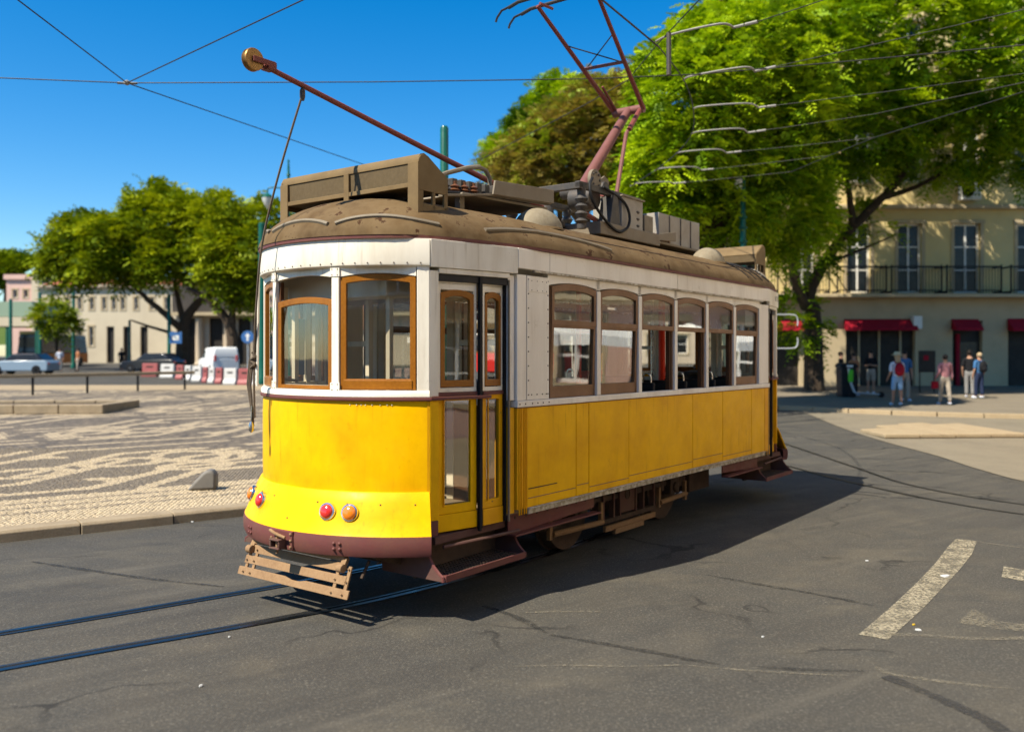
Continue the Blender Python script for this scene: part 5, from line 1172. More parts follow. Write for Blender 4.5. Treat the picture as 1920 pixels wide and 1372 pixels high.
# ================================================================ BUILDINGS
def house(name, label, org, rz, W_, D_, H_, wall, opens, cat='building', depth=.28, frame='trim_white', pane='window_dark', roof=None, stone=None, stone_h=0, mull=1, transom=2):
    """front wall along local +x at y=0 facing -y, with real openings"""
    t = thing(name, label, cat, org, rz)
    xs = sorted({0,W_}|{o[0] for o in opens}|{o[1] for o in opens}); zs = sorted({0,H_}|{o[2] for o in opens}|{o[3] for o in opens}|({stone_h} if stone_h else set()))
    bw, bs = MB(), MB()
    for i in range(len(xs)-1):
        for j in range(len(zs)-1):
            cx, cz = (xs[i]+xs[i+1])/2, (zs[j]+zs[j+1])/2
            if any(o[0] < cx < o[1] and o[2] < cz < o[3] for o in opens): continue
            (bs if cz < stone_h else bw).add([(xs[i],0,zs[j]),(xs[i+1],0,zs[j]),(xs[i+1],0,zs[j+1]),(xs[i],0,zs[j+1])],[(0,1,2,3)])
    for b_ in (bw,): b_.add([(0,0,0),(0,D_,0),(0,D_,H_),(0,0,H_),(W_,0,0),(W_,D_,0),(W_,D_,H_),(W_,0,H_)],[(0,1,2,3),(7,6,5,4),(3,2,6,7),(1,5,6,2)])
    for o in opens:
        x0,x1,z0,z1 = o[:4]; b_ = bs if (z0+z1)/2 < stone_h else bw
        b_.add([(x0,0,z0),(x1,0,z0),(x1,0,z1),(x0,0,z1),(x0,depth,z0),(x1,depth,z0),(x1,depth,z1),(x0,depth,z1)],[(0,1,5,4),(1,2,6,5),(2,3,7,6),(3,0,4,7)])
    bw.build('wall', wall, t)
    if stone_h: bs.build('ground_floor_wall', stone or wall, t)
    for o in opens:
        x0,x1,z0,z1 = o[:4]; kind = o[4] if len(o) > 4 else 'w'
        if kind == 'shop':
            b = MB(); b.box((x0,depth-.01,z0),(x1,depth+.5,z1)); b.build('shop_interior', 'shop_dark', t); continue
        b = MB(); fw = .09
        b.box((x0,depth-.10,z0),(x0+fw,depth-.02,z1)); b.box((x1-fw,depth-.10,z0),(x1,depth-.02,z1)); b.box((x0,depth-.10,z1-fw),(x1,depth-.02,z1)); b.box((x0,depth-.10,z0),(x1,depth-.02,z0+fw))
        for k in range(1,mull+1): xm = x0+(x1-x0)*k/(mull+1); b.box((xm-.045,depth-.09,z0),(xm+.045,depth-.03,z1))
        for k in range(1,transom+1): zm = z0+(z1-z0)*k/(transom+1); b.box((x0,depth-.08,zm-.03),(x1,depth-.03,zm+.03))
        wn = b.build('window', frame, t)
        b = MB(); b.box((x0,depth-.06,z0),(x1,depth-.045,z1)); b.build('pane', pane, wn)
        b = MB(); b.box((x0-.16,-.05,z0-.14),(x1+.16,.02,z0-.003)); b.box((x0-.16,-.04,z0),(x0-.004,.02,z1)); b.box((x1+.004,-.04,z0),(x1+.16,.02,z1)); b.box((x0-.2,-.07,z1+.003),(x1+.2,.02,z1+.17)); b.build('surround', 'facade_stone', wn)
    if roof:
        b = MB(); b.prism([(-.4,H_),(D_+.4,H_),(D_/2,H_+roof)], lambda p: (-.3,p[0],p[1]), lambda p: (W_+.3,p[0],p[1])); b.build('roof', 'roof_tile', t)
    return t
# yellow shop building on the right
YB = 42.0; sc = YB/FPX
def bx(x): return (x-CXP)*sc - 11.0
def bz(y): return (YHP-y)*sc + CAMH - (gz(YB)+.13)
ops = []
for x0, x1 in ((1380,1424),(1484,1528),(1588,1632),(1684,1728),(1789,1838),(1908,1956)):
    ops.append((bx(x0),bx(x1),bz(548),bz(418))); ops.append((bx(x0),bx(x1),bz(340),bz(215))); ops.append((bx(x0),bx(x1),bz(150),bz(40)))
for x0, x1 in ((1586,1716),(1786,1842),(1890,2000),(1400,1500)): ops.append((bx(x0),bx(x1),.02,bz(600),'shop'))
hb = house('shop_building', 'pale yellow building with balconies and red shop signs behind the trees', (11.0,YB,gz(YB)+.10), 0, 21, 9, 19.5, 'facade_yellow', ops, stone_h=bz(556), stone='facade_stone', roof=3, mull=1, transom=2)
b = MB(); b.box((-.1,-.75,bz(558)),(20.9,-.003,bz(551))); b.build('balcony_slab', 'facade_stone', hb, bevel=.03)
b = MB(); b.box((-.1,-.30,bz(392)),(20.9,-.003,bz(384))); b.build('cornice', 'facade_stone', hb, bevel=.03)
b = MB(); b.box((-.1,-.25,bz(190)),(20.9,-.003,bz(182))); b.build('cornice', 'facade_stone', hb, bevel=.03)
for x0, x1 in ((1360,1450),(1465,1545),(1560,1650),(1660,1752),(1762,1862),(1880,1985)):
    a, c = bx(x0), bx(x1); rb = MB(); rb.box((a,-.72,bz(503)),(c,-.68,bz(500))); ro = rb.build('balcony_rail', 'iron', hb); rb = MB(); rb.box((a,-.72,bz(546)),(c,-.68,bz(544))); rb.build('balcony_bottom_rail', 'iron', ro)
    n = int((c-a)/.14); b = MB()
    for k in range(n+1): u = a+(c-a)*k/n; b.box((u-.010,-.71,bz(551)),(u+.010,-.69,bz(501)))
    b.build('balusters', 'iron', ro)['kind'] = 'stuff'
    for e in (a,c): b = MB(); b.box((e-.02,-.72,bz(551)),(e+.02,-.003,bz(546))); b.box((e-.02,-.72,bz(503)),(e+.02,-.003,bz(500))); b.box((e-.03,-.73,bz(551)),(e+.03,-.67,bz(498))); b.build('balcony_return', 'iron', ro)
for x0, x1, y0, y1 in ((1582,1712,597,619),(1783,1833,597,619),(1888,2000,596,620),(1404,1500,597,619)):
    b = MB(); b.prism([(-.05,bz(y0)),(-.55,bz(y1)+.12),(-.58,bz(y1)),(-.05,bz(y1)+.05)], lambda p: (bx(x0),p[0],p[1]), lambda p: (bx(x1),p[0],p[1])); b.build('shop_awning', 'awning', hb)
b = MB(); b.box((bx(1706),-.42,bz(616)),(bx(1722),-.02,bz(592))); b.build('hanging_sign', 'trim_white', hb, bevel=.02)
for x0 in (1612,1650,1690):
    b = MB(); b.box((bx(x0),.20,.02),(bx(x0)+.09,.26,bz(600))); b.build('shopfront_post', 'facade_stone', hb)
b = MB(); b.box((bx(1802),.24,.3),(bx(1838),.28,bz(640))); b.build('door_glass', 'window_dark', hb)
b = MB(); b.box((bx(1796),.15,.02),(bx(1803),.26,bz(625))); b.build('red_door_frame', 'awning', hb)
ac = MB(); ac.box((bx(1795),-.45,bz(376)),(bx(1831),-.06,bz(345))); aco = ac.build('air_conditioner', 'trim_white', hb, bevel=.03)
b = MB(); b.lathe((bx(1806),-.45,bz(360)),(0,-1,0),[(.30,0),(.30,.02),(.26,.02),(.26,.0)],20); b.build('fan_grille', 'iron', aco)
# cream two storey house across the square
d1 = 92.0
def hx(x, d): return (x-CXP)/FPX*d
def hz(y, d): return (YHP-y)/FPX*d + CAMH - gz(d)
o1 = []; x_l = hx(75,d1)
for x in (126,149,172,195,213,230): o1.append((hx(x-3.6,d1)-x_l,hx(x+3.6,d1)-x_l,hz(580,d1),hz(557,d1)))
for x in (149,171): o1.append((hx(x-4,d1)-x_l,hx(x+4,d1)-x_l,hz(648,d1),hz(612,d1)))
for x in (207,238,270): o1.append((hx(x-7,d1)-x_l,hx(x+7,d1)-x_l,.02,hz(612,d1),'shop'))
for x in (255,285,312): o1.append((hx(x-3.6,d1)-x_l,hx(x+3.6,d1)-x_l,hz(580,d1),hz(557,d1)))
h1 = house('cream_house', 'cream two storey house with small upper windows behind the left trees', (x_l,d1,gz(d1)), 0, hx(330,d1)-x_l, 9, hz(538,d1), 'facade_cream', o1, roof=1.2, mull=0, transom=1)
b = MB(); b.box((-.2,-.35,hz(540,d1)),(hx(330,d1)-x_l+.2,-.003,hz(534,d1))); b.build('cornice', 'facade_cream', h1)
# brownish columned building right of it
d2 = 84.0; x2 = hx(333,d2); o2 = []
for a, c in ((352,366),(392,418),(446,470),(474,500)): o2.append((hx(a,d2)-x2,hx(c,d2)-x2,.02,hz(596,d2),'shop'))
h2 = house('columned_building', 'beige building with dark upper storey and columns left of the tram', (x2,d2,gz(d2)), 0, 26, 9, hz(588,d2), 'facade_beige', o2, mull=0, transom=0)
b = MB(); b.box((-.3,-.6,hz(588,d2)+.01),(26.3,8,hz(536,d2))); b.build('dark_upper_storey', 'facade_dark', h2)
b = MB(); b.box((-.5,-.9,hz(592,d2)),(26.5,-.01,hz(586,d2))); b.build('ledge', 'facade_stone', h2)
for x in (340,376,430): b = MB(); b.lathe((hx(x,d2)-x2,-.35,0),(0,0,1),[(.42,0),(.42,.2),(.33,.3),(.30,hz(600,d2)),(.42,hz(597,d2))],14); b.build('column', 'facade_beige', h2, smooth=True)
def grid(Wd, z0, rows, dz, w_, h_, pitch, x0=1.4):
    return [(x,x+w_,z0+r*dz,z0+r*dz+h_) for r in range(rows) for x in np.arange(x0,Wd-w_-.6,pitch)]
house('far_block', 'beige block across the square, seen only through the tram windows', (-5.5,90.0,gz(90)), 0, 34, 9, 10.5, 'facade_beige', grid(34,1.0,3,3.3,1.2,2.0,3.0), roof=2, mull=0, transom=1)
# pink house with turquoise roof piece on the slope
d3 = 112.0; x3 = hx(12,d3)
o3 = [(hx(x-4,d3)-x3,hx(x+4,d3)-x3,hz(558,d3),hz(543,d3)) for x in (28,48)]
h3 = house('pink_house', 'pink house on the far slope at the left edge', (x3,d3,gz(d3)), 0, hx(66,d3)-x3, 8, hz(524,d3), 'facade_pink', o3, mull=0, transom=0)
b = MB(); b.box((-.2,-.3,hz(524,d3)),(hx(66,d3)-x3+.2,8,hz(515,d3))); b.build('parapet', 'facade_pink', h3)
b = MB(); b.box((hx(64,d3)-x3,-.6,0),(hx(76,d3)-x3,4,hz(506,d3))); b.build('chimney_wall', 'facade_cream', h3)
b = MB(); x0 = hx(47,d3+6)-x3; b.prism([(x0,hz(505,d3)),(x0+2.8,hz(505,d3)),(x0+2.8,hz(488,d3)),(x0+2.0,hz(488,d3)),(x0,hz(503,d3))], lambda p: (p[0],6,p[1]), lambda p: (p[0],9,p[1])); b.build('turquoise_gable', 'turquoise', h3)
# green kiosk at far left
d4 = 76.0; x4 = hx(-30,d4)
k4 = thing('kiosk', 'open green roofed kiosk with posts at the far left edge', 'kiosk', (x4,d4,gz(d4)))
b = MB(); b.prism([(0,hz(594,d4)),(hx(78,d4)-x4,hz(594,d4)),(hx(66,d4)-x4,hz(566,d4)),(.8,hz(566,d4))], lambda p: (p[0],-.6,p[1]), lambda p: (p[0],4,p[1])); b.build('kiosk_roof', 'shelter_green', k4)
b = MB(); b.box((0,-.7,hz(612,d4)),(hx(78,d4)-x4,4,hz(595,d4))); b.build('kiosk_fascia', 'facade_cream', k4)
for x in (-20,20,75): b = MB(); b.box((hx(x,d4)-x4-.1,-.6,0),(hx(x,d4)-x4+.1,-.4,hz(612,d4))); b.build('kiosk_post', 'green_pole', k4)
b = MB(); b.box((hx(24,d4)-x4,1,0),(hx(68,d4)-x4,3,hz(620,d4))); b.build('kiosk_booth', 'facade_yellow', k4)
# stand-in houses mirrored in the tram's windows: along the right and behind the camera
tsd = house('bounce_terrace', 'stand-in terrace outside the frame, pale to bounce light, mirrored in the side windows of the tram', (13.4,21.8,0), R(-90), 36, 9, 21, 'bounce_wall', grid(36,3.7,5,3.3,1.1,2.2,2.3)+grid(36,.9,1,3,1.1,2.0,2.3), roof=2.5, stone_h=3.3, stone='facade_pink')  # unseen; made pale, tall and close to bounce light onto the tram side
b = MB(); b.box((.6,-.55,3.38),(35.4,-.003,3.50)); b.build('balcony_slab', 'facade_stone', tsd)
b = MB(); b.box((.6,-.54,4.28),(35.4,-.48,4.34)); br_ = b.build('balcony_rail', 'iron', tsd)
b = MB()
for k in range(174): b.box((.7+.2*k,-.53,3.5),(.725+.2*k,-.495,4.28))
b.build('balusters', 'iron', br_)['kind'] = 'stuff'
house('terrace_behind', 'beige terrace outside the frame, mirrored in the front windows of the tram', (14.0,-19.0,0), R(180), 34, 9, 13, 'bounce_wall', grid(34,4.4,3,3.2,1.2,2.0,2.8)+[(x,x+1.8,.05,3.0,'shop') for x in np.arange(1.2,31,3.2)], roof=2.2, stone_h=3.8, stone='facade_stone')
struct(sheet('bounce_forecourt', [(4.6,-6),(5.2,4),(7.6,9.4),(9.6,13.2),(13.3,20.5),(13.3,-6)], .016, 'bounce_paving'))  # unseen paving, added to bounce light onto the tram's shaded side
for i, (x, y) in enumerate(((10.2,9.6),(10.7,12.2),(11.5,14.9))):
    t = thing('parasol', ['white cafe parasol mirrored in the first side window of the tram','white cafe parasol mirrored in the second side window of the tram','white cafe parasol mirrored in the last side windows of the tram'][i], 'parasol', (x,y,gz(y)), .3*i, 'white cafe parasols')
    b = MB(); rows = []
    for r_, z_ in ((.03,2.75),(.9,2.5),(1.75,2.15),(1.78,1.95)): rows.append([(r_*math.cos(k*math.pi/4),r_*math.sin(k*math.pi/4),z_-.04*(k%2)) for k in range(8)])
    b.strip(rows, True); b.build('canopy', 'canvas', t)
    b = MB(); b.tube([(0,0,.05),(0,0,2.75)], .03, 8); b.build('pole', 'trim_white', t); b = MB(); b.lathe((0,0,0),(0,0,1),[(.3,0),(.3,.06),(.06,.09)],14); b.build('base', 'iron', t)

# ================================================================ STREET FURNITURE
# low grey bollard on the square
c = pxg(378,934); t = tag(MB().add([],[]) and None, None, None) if False else None
b = MB(); prof = [(-.175,0),(.175,0),(.175,.14),(.16,.185),(.125,.21),(.07,.212),(.02,.19),(-.08,.10)]
b.prism(prof, lambda p: (p[0],-.10,p[1]), lambda p: (p[0],.10,p[1])); o = b.build('bollard', 'bollard_grey', bevel=.03, seg=3, smooth=True)
o.location = (c.x,c.y+.05,.123); o.rotation_euler = (0,0,R(8)); o.scale = (1.12,1.2,1.32); tag(o, 'low grey wedge shaped bollard on the pale paving by the kerb', 'bollard')
# stone planter edge
pl = thing('planter', 'low stone edged bed with dark top on the square at left', 'planter', (-15.6,26.6,gz(26.6)+.12), R(2))
for (x0,x1,y0,y1) in ((-3,3.5,-.9,-.6),(-3,3.5,1.6,1.9),(3.2,3.5,-.597,1.597)):
    n = max(1,int((x1-x0)/1.3))
    for k in range(n): b = MB(); a = x0+(x1-x0)*k/n; b.box((a+.01,y0,-.02),(a+(x1-x0)/n-.01,y1,.26)); b.build('edge_stone', 'stone_kerb', pl, bevel=.03)
b = MB(); b.box((-3,-.59,-.02),(3.19,1.59,.17)); b.build('bed_top', 'bark', pl)  # dark brown top between the edge stones
# low rail along the square
ra = thing('low_rail', 'long low metal rail on thin posts crossing the square at left', 'railing', (-18.75,33.06,gz(33)+.12))
A = Vector((-22.5,31.9,gz(31.9)+.9)); C = Vector((-14.3,39.4,gz(39.4)+.86)); loc = Vector(ra.location)
b = MB(); b.bar(A-loc, C-loc, .12, .14); b.build('beam', 'stone_slab', ra, bevel=.02)
for k in range(6): p = A+(C-A)*(.04+.184*k); b = MB(); b.tube([Vector((p.x,p.y,gz(p.y)+.10))-loc, p-loc], .05, 8); b.build('post', 'iron', ra)
# red and white plastic barriers
bars = [(266,299,706,'r'),(301,329,708,'w'),(331,346,711,'r'),(347,360,713,'w'),(361,380,715,'w'),(381,391,717,'r'),(392,404,718,'w'),(405,419,719,'r'),(420,446,721,'w'),(447,473,722,'r'),(475,492,724,'w')]
ordn = ['first','second','third','fourth','fifth','sixth','seventh','eighth','ninth','tenth','eleventh']
for i, (x0,x1,y,c_) in enumerate(bars):
    p = pxg((x0+x1)/2, y); wd = (x1-x0)/FPX*p.y*.97; t = thing('road_barrier', f'{"red" if c_=="r" else "white"} plastic road barrier, {ordn[i]} from the left in the row', 'barrier', p, R(-12), 'red and white barriers along the square')
    b = MB(); b.prism([(-.24,0),(.24,0),(.24,.12),(.12,.30),(.09,.86),(-.09,.86),(-.12,.30),(-.24,.12)], lambda q: (-wd/2,q[0],q[1]), lambda q: (wd/2,q[0],q[1])); b.build('body', 'red_plastic' if c_=='r' else 'white_plastic', t, bevel=.03)
    b = MB(); b.box((-wd*.22,-.105,.55),(wd*.22,-.093,.68)); b.build('grip_recess', 'shop_dark', t)
# poles
def pole(name, label, x, ybase, ytop, d, r, extra=None, cat='pole', z0=None):
    base = Vector((hx(x,d), d, (gz(d)+.12) if z0 is None else z0)); t = thing(name, label, cat, base); H_ = (YHP-ytop)/FPX*d + CAMH - base.z
    b = MB(); b.lathe((0,0,0),(0,0,1),[(r*1.7,0),(r*1.7,.25),(r*1.25,.35),(r*1.2,1.2),(r,1.3),(r*.95,H_-.05),(r*.7,H_)],16); b.build('shaft', 'green_pole', t, smooth=True)
    return t, H_
pole('tram_pole', 'tall dark green pole at the left edge of the tram front', 491, 722, 418, 44.0, .17)
pole('tram_pole', 'green pole top standing up behind the destination box', 833, 0, 237, 20.0, .10)
t, H_ = pole('tram_pole', 'green wire pole with small white box behind the rear roof', 1393, 0, 333, 25.5, .085)
b = MB(); b.box((-.26,-.12,H_-.38),(-.05,.08,H_-.06)); b.build('junction_box', 'trim_white', t, bevel=.02)
for z_ in (1.2,1.5,1.9): b = MB(); b.lathe((0,0,H_-z_),(0,0,1),[(.10,0),(.13,.02),(.13,.05),(.10,.07)],14); b.build('pole_ring', 'green_pole', t)
for x, yt, d, lb in ((20,560,72,'thin dark pole in front of the kiosk at far left'),(75,548,72,'dark green pole at the right end of the kiosk'),(138,535,74,'dark pole before the cream house, right of the bus'),(243,600,70,'short dark pole in front of the cream house doors'),(317,552,64,'green pole with blue sign beside the forked tree')):
    t, H_ = pole('street_pole', lb, x, 0, yt, d, .13 if x != 243 else .10, z0=gz(d))
    if x == 317:
        b = MB(); b.box((.1,-.18,2.1),(1.0,-.14,2.95)); b.build('sign_plate', 'sign_blue', t, bevel=.03)
        b = MB(); b.box((.32,-.19,2.35),(.78,-.181,2.70)); b.build('sign_symbol', 'trim_white', t)
p = Vector((hx(465,58),58,gz(58))); t = thing('road_sign', 'round blue sign on a thin post left of the green pole', 'sign', p)
b = MB(); b.tube([(0,0,0),(0,0,2.9)], .05, 8); b.build('post', 'scooter_grey', t); b = MB(); b.lathe((0,-.06,2.55),(0,-1,0),[(.42,0),(.42,.03),(.40,.035)],24); b.build('disc', 'sign_blue', t)
b = MB(); b.prism([(-.06,-.25),(.06,-.25),(.06,.05),(.18,.05),(0,.27),(-.18,.05),(-.06,.05)], lambda q: (q[0],-.097,2.55+q[1]), lambda q: (q[0],-.103,2.55+q[1])); b.build('arrow', 'trim_white', t)
# double armed lantern
dL = 38.0; base = Vector((hx(541,dL),dL,gz(dL)+.12)); t = thing('street_lamp', 'street lamp with hanging lanterns behind the left end of the destination box', 'lamp', base); zt = (YHP-298)/FPX*dL+CAMH-base.z
b = MB(); b.lathe((0,0,0),(0,0,1),[(.22,0),(.22,.6),(.12,.8),(.08,4),(.06,zt-.9),(.05,zt-.8),(.09,zt-.7),(.05,zt-.6),(.05,zt-.35),(.03,zt-.2),(.05,zt-.12),(.01,zt)],14); b.build('post', 'green_pole', t, smooth=True)
for s in (-1,1):
    za = (YHP-353)/FPX*dL+CAMH-base.z
    b = MB(); b.tube(smooth_path([(0,0,za-.05),(s*.5,0,za+.02),(s*.82,0,za+.02),(s*.91,0,za-.08),(s*.91,0,za-.2)],5), .03, 8); arm = b.build('arm', 'green_pole', t, smooth=True)
    b = MB(); b.lathe((s*.91,0,za-.20),(0,0,-1),[(.03,0),(.08,.05),(.22,.13),(.26,.20),(.25,.22)],16); b.build('lantern_cap', 'green_pole', t, smooth=True)
    b = MB(); b.lathe((s*.91,0,za-.42),(0,0,-1),[(.245,0),(.22,.12),(.15,.28),(.06,.40),(.03,.43),(.02,.48)],16); b.build('lantern_glass', 'lamp_glass', t, smooth=True)
# white tube bracket behind the tram
dW = 24.0; t = thing('sign_bracket', 'bent white tube frame on a post behind the rear end of the tram', 'bracket', (hx(1446,dW),dW,gz(dW)))
z0 = (YHP-653)/FPX*dW+CAMH-gz(dW); z1 = (YHP-590)/FPX*dW+CAMH-gz(dW); w_ = 50/FPX*dW
b = MB(); b.tube(smooth_path([(0,0,z1),(w_*.75,0,z1),(w_*.95,0,z1-.05),(w_,0,z1-.2),(w_*.98,0,z1-.3)],5), .018, 8); b.build('upper_tube', 'scooter_grey', t, smooth=True)
b = MB(); b.tube(smooth_path([(w_*.98,0,z0+.3),(w_,0,z0+.2),(w_*.95,0,z0+.05),(w_*.75,0,z0),(0,0,z0)],5), .018, 8); b.build('lower_tube', 'scooter_grey', t, smooth=True)
b = MB(); b.tube([(0,0,0),(0,0,z1+.3)], .04, 8); b.build('post', 'green_pole', t)
# bin, scooter, menu board
p = pxg(1587,750); t = thing('litter_bin', 'big black litter bin on the sidewalk by the tree trunk', 'bin', (p.x,p.y,p.z+.13))
b = MB(); b.prism([(-.27,-.27),(.27,-.27),(.29,.27),(-.29,.27)], lambda q: (q[0],q[1],0), lambda q: (q[0]*1.08,q[1]*1.08,1.12)); b.build('body', 'bin_black', t, bevel=.04)
b = MB(); b.prism([(-.34,1.12),(.34,1.12),(.34,1.20),(.26,1.30),(-.26,1.30),(-.34,1.20)], lambda q: (q[0],-.33,q[1]), lambda q: (q[0],.33,q[1])); b.build('lid', 'bin_black', t, bevel=.04)
b = MB(); b.box((-.12,-.345,1.14),(.12,-.331,1.22)); b.build('lid_label', 'trim_white', t)
p = pxg(1620,752); t = thing('kick_scooter', 'grey and green kick scooter parked beside the black bin', 'scooter', (p.x,p.y,p.z+.14), R(-8))
b = MB(); b.prism([(-.35,.16),(.55,.10),(.55,.15),(-.32,.21)], lambda q: (q[0],-.09,q[1]), lambda q: (q[0],.09,q[1])); b.build('deck', 'scooter_grey', t, bevel=.02)
b = MB(); b.tube([(-.34,0,.18),(-.46,0,.50),(-.56,0,1.12)], .045, 8); b.build('stem', 'scooter_grey', t, smooth=True)
b = MB(); b.box((-.56,-.07,.58),(-.40,.07,1.05)); b.build('green_cover', 'scooter_green', t, bevel=.03)
b = MB(); b.tube([(-.57,-.24,1.15),(-.56,0,1.12),(-.57,.24,1.15)], .02, 8); b.build('handlebar', 'iron', t, smooth=True)
for u in (-.44,.62): b = MB(); b.lathe((u,-.03,.11),(0,1,0),[(.03,0),(.11,0),(.11,.06),(.03,.06)],18); b.build('wheel', 'rubber', t)
p = pxg(1738,742); t = thing('menu_board', 'dark menu board on legs before the shop window', 'sign', (p.x,p.y,p.z+.13))
b = MB(); b.box((-.35,-.03,.85),(.35,.03,1.75)); b.build('board', 'shop_dark', t, bevel=.02); b = MB(); b.box((-.15,-.04,1.35),(.05,-.031,1.55)); b.build('red_print', 'awning', t)
for s in (-.3,.3): b = MB(); b.bar((s,0,0),(s,0,.85),.04,.04); b.build('leg', 'iron', t)

# ================================================================ OVERHEAD WIRES
def W6(x, y, z=6.0): d = FPX*(z-CAMH)/(YHP-y); return Vector(((x-CXP)/FPX*d, d, z))
def wire(label, pts, r=.008, sag=0, cat='wire', name='overhead_wire', m_='wire'):
    P = [Vector(p) for p in pts]; b = MB(); o = P[0]; Q = []
    for i in range(len(P)-1):
        L = (P[i+1]-P[i]).length
        for k in range(7): t = k/7; q = P[i].lerp(P[i+1], t); q.z -= sag*L*4*t*(1-t); Q.append(q-o)
    Q.append(P[-1]-o); b.tube(Q, r, 6); ob = b.build(name, m_, smooth=True); ob.location = o; return tag(ob, label, cat)
J = W6(238,156)
wire('wire running up left from the knot above the square', [J, W6(20,-10)]); wire('wire running up right from the knot to the top edge', [J, W6(590,-10)])
wire('wire running down right from the knot behind the destination box', [J, W6(668,304), W6(760,335)]); wire('wire from the left edge to the knot', [W6(-60,144), J])
wire('long cross wire passing behind the trolley pole and pantograph', [J, W6(700,154), W6(1110,148), W6(1300,140), W6(1560,118), W6(1990,78)])
b = MB(); b.lathe((0,0,-.03),(0,0,1),[(.02,0),(.045,.02),(.045,.05),(.02,.07)],10); b.tube([(-.14,0,0),(.14,.02,0)], .018, 6); o = b.build('wire_knot', 'wire_metal', smooth=True); o.location = J; tag(o, 'small metal knot where the wires meet above the square', 'wire clamp')
wire('wire from the top edge down past the pantograph to the span curve', [W6(1112,-14), W6(1235,88)], .012)
wire('thin slanting wire crossing behind the pantograph to the right', [W6(1330,-20), W6(1232,84), W6(1178,150), W6(1100,195), W6(900,300)], .007)
arms = [((1230,78),(1262,64),(1350,45),(1375,52),(1420,41)),((1282,150),(1300,142),(1395,126),(1415,134),(1455,125)),((1300,204),(1320,199),(1400,194),(1422,202),(1455,198)),((1297,251),(1315,246),(1385,241),(1402,249),(1436,244)),((1268,288),(1285,284),(1345,280),(1362,287),(1390,284)),((1228,320),(1245,315),(1300,313),(1315,319),(1338,317)),((1182,349),(1200,343),(1250,341),(1262,344),(1286,342))]
span = [(1235,88),(1282,150),(1300,204),(1297,251),(1268,288),(1228,320),(1182,349)]
wire('span wire curving down through the seven contact bars', smooth_path([W6(*q) for q in span],5), .009, cat='wire')
ends_ = [(1560,-5),(1980,4),(1980,130),(1640,214),(1640,258),(1555,292),(1485,322)]
for i, a in enumerate(arms):
    P = [W6(*q) for q in a]; t = thing('contact_bar', f'{["topmost","second","third","fourth","fifth","sixth","lowest"][i]} of the bent metal contact bars against the tree', 'wire clamp', P[0], 0, 'contact bars on the span wire')
    b = MB(); b.tube([q-P[0] for q in smooth_path(P[:4],4)], .014, 7); b.build('bar', 'wire_metal', t, smooth=True)
    b = MB(); b.tube([P[3]-P[0], P[3].lerp(P[4],.45)-P[0]], .018, 7); b.build('turnbuckle', 'wire_metal', t, smooth=True); b = MB(); b.tube([P[3].lerp(P[4],.5)-P[0], P[4]-P[0]], .020, 7); b.build('insulator', 'wire_metal', t, smooth=True)
    wire(f'wire leading right from the {["topmost","second","third","fourth","fifth","sixth","lowest"][i]} contact bar', [P[4], W6(*ends_[i])], .0052, .002)
wire('long wire gathering the lower contact wires towards the upper right', [W6(1485,322), W6(1555,292), W6(1640,258), W6(1840,197), W6(1990,150)], .0075)
wire('wire rising to the right edge from the fourth contact wire', [W6(1640,214), W6(1990,140)], .0065)
b = MB(); b.tube([(0,0,0),(0,0,-.52)], .03, 8); o = b.build('strain_insulator', 'gunmetal', smooth=True); o.location = W6(1254,62); tag(o, 'dark rod insulator hanging at the topmost contact bar', 'insulator')

# ================================================================ VEHICLES (across the square)
def vehicle(name, label, loc, rz, L, Wd, prof, cabin, paint, wheels, glass_rects, lights, cat, roofm=None, wr=.33):
    """local x forward; prof: side outline of the lower body; cabin: side outline above it"""
    t = thing(name, label, cat, loc, rz)
    def part(nm, poly, w0, m_, bev=.06, top=None):
        b = MB(); zmax = max(q[1] for q in poly); zmin = min(q[1] for q in poly)
        def sh(q, s): k = (q[1]-zmin)/(zmax-zmin+1e-6); ww = w0+((top or w0)-w0)*k; return (q[0], s*ww/2, q[1])
        b.prism(poly, lambda q: sh(q,-1), lambda q: sh(q,1)); return b.build(nm, m_, t, bevel=bev, seg=3, smooth=True)
    part('body', prof, Wd, paint); 
    if cabin: part('cabin', cabin, Wd*.985, roofm or paint, .08, Wd*.84)
    for (poly) in glass_rects:
        for s in (-1,1):
            b = MB(); b.prism(poly, lambda q: (q[0], s*(Wd*.985-(q[1]-min(p[1] for p in (cabin or prof)))/(max(p[1] for p in (cabin or prof))-min(p[1] for p in (cabin or prof)))*Wd*.145)/2, q[1]), lambda q: (q[0], s*((Wd*.985-(q[1]-min(p[1] for p in (cabin or prof)))/(max(p[1] for p in (cabin or prof))-min(p[1] for p in (cabin or prof)))*Wd*.145)/2+.012), q[1])); b.build('side_window', 'window_dark', t)
    for u in wheels:
        for s in (-1,1):
            b = MB(); b.lathe((u,s*(Wd/2-.20),wr),(0,s,0),[(.05,.0),(wr,0),(wr,.18),(wr*.93,.21),(wr*.62,.21)],20); wh = b.build('wheel', 'rubber', t, smooth=True)
            b = MB(); b.lathe((u,s*(Wd/2-.02),wr),(0,s,0),[(.02,.03),(.08,.03),(wr*.6,.012),(wr*.62,0)],16); b.build('rim', 'scooter_grey', wh, smooth=True)
    for (x, z, m_, hw, hh) in lights:
        for s in (-1,1): b = MB(); b.box((x-.02,s*Wd*.40-hw,z-hh),(x+.02,s*Wd*.40+hw,z+hh)); b.build('headlight' if x > 0 else 'tail_light', m_, t, bevel=.01)
    return t
vp = Vector((hx(410,61),61,gz(61)))
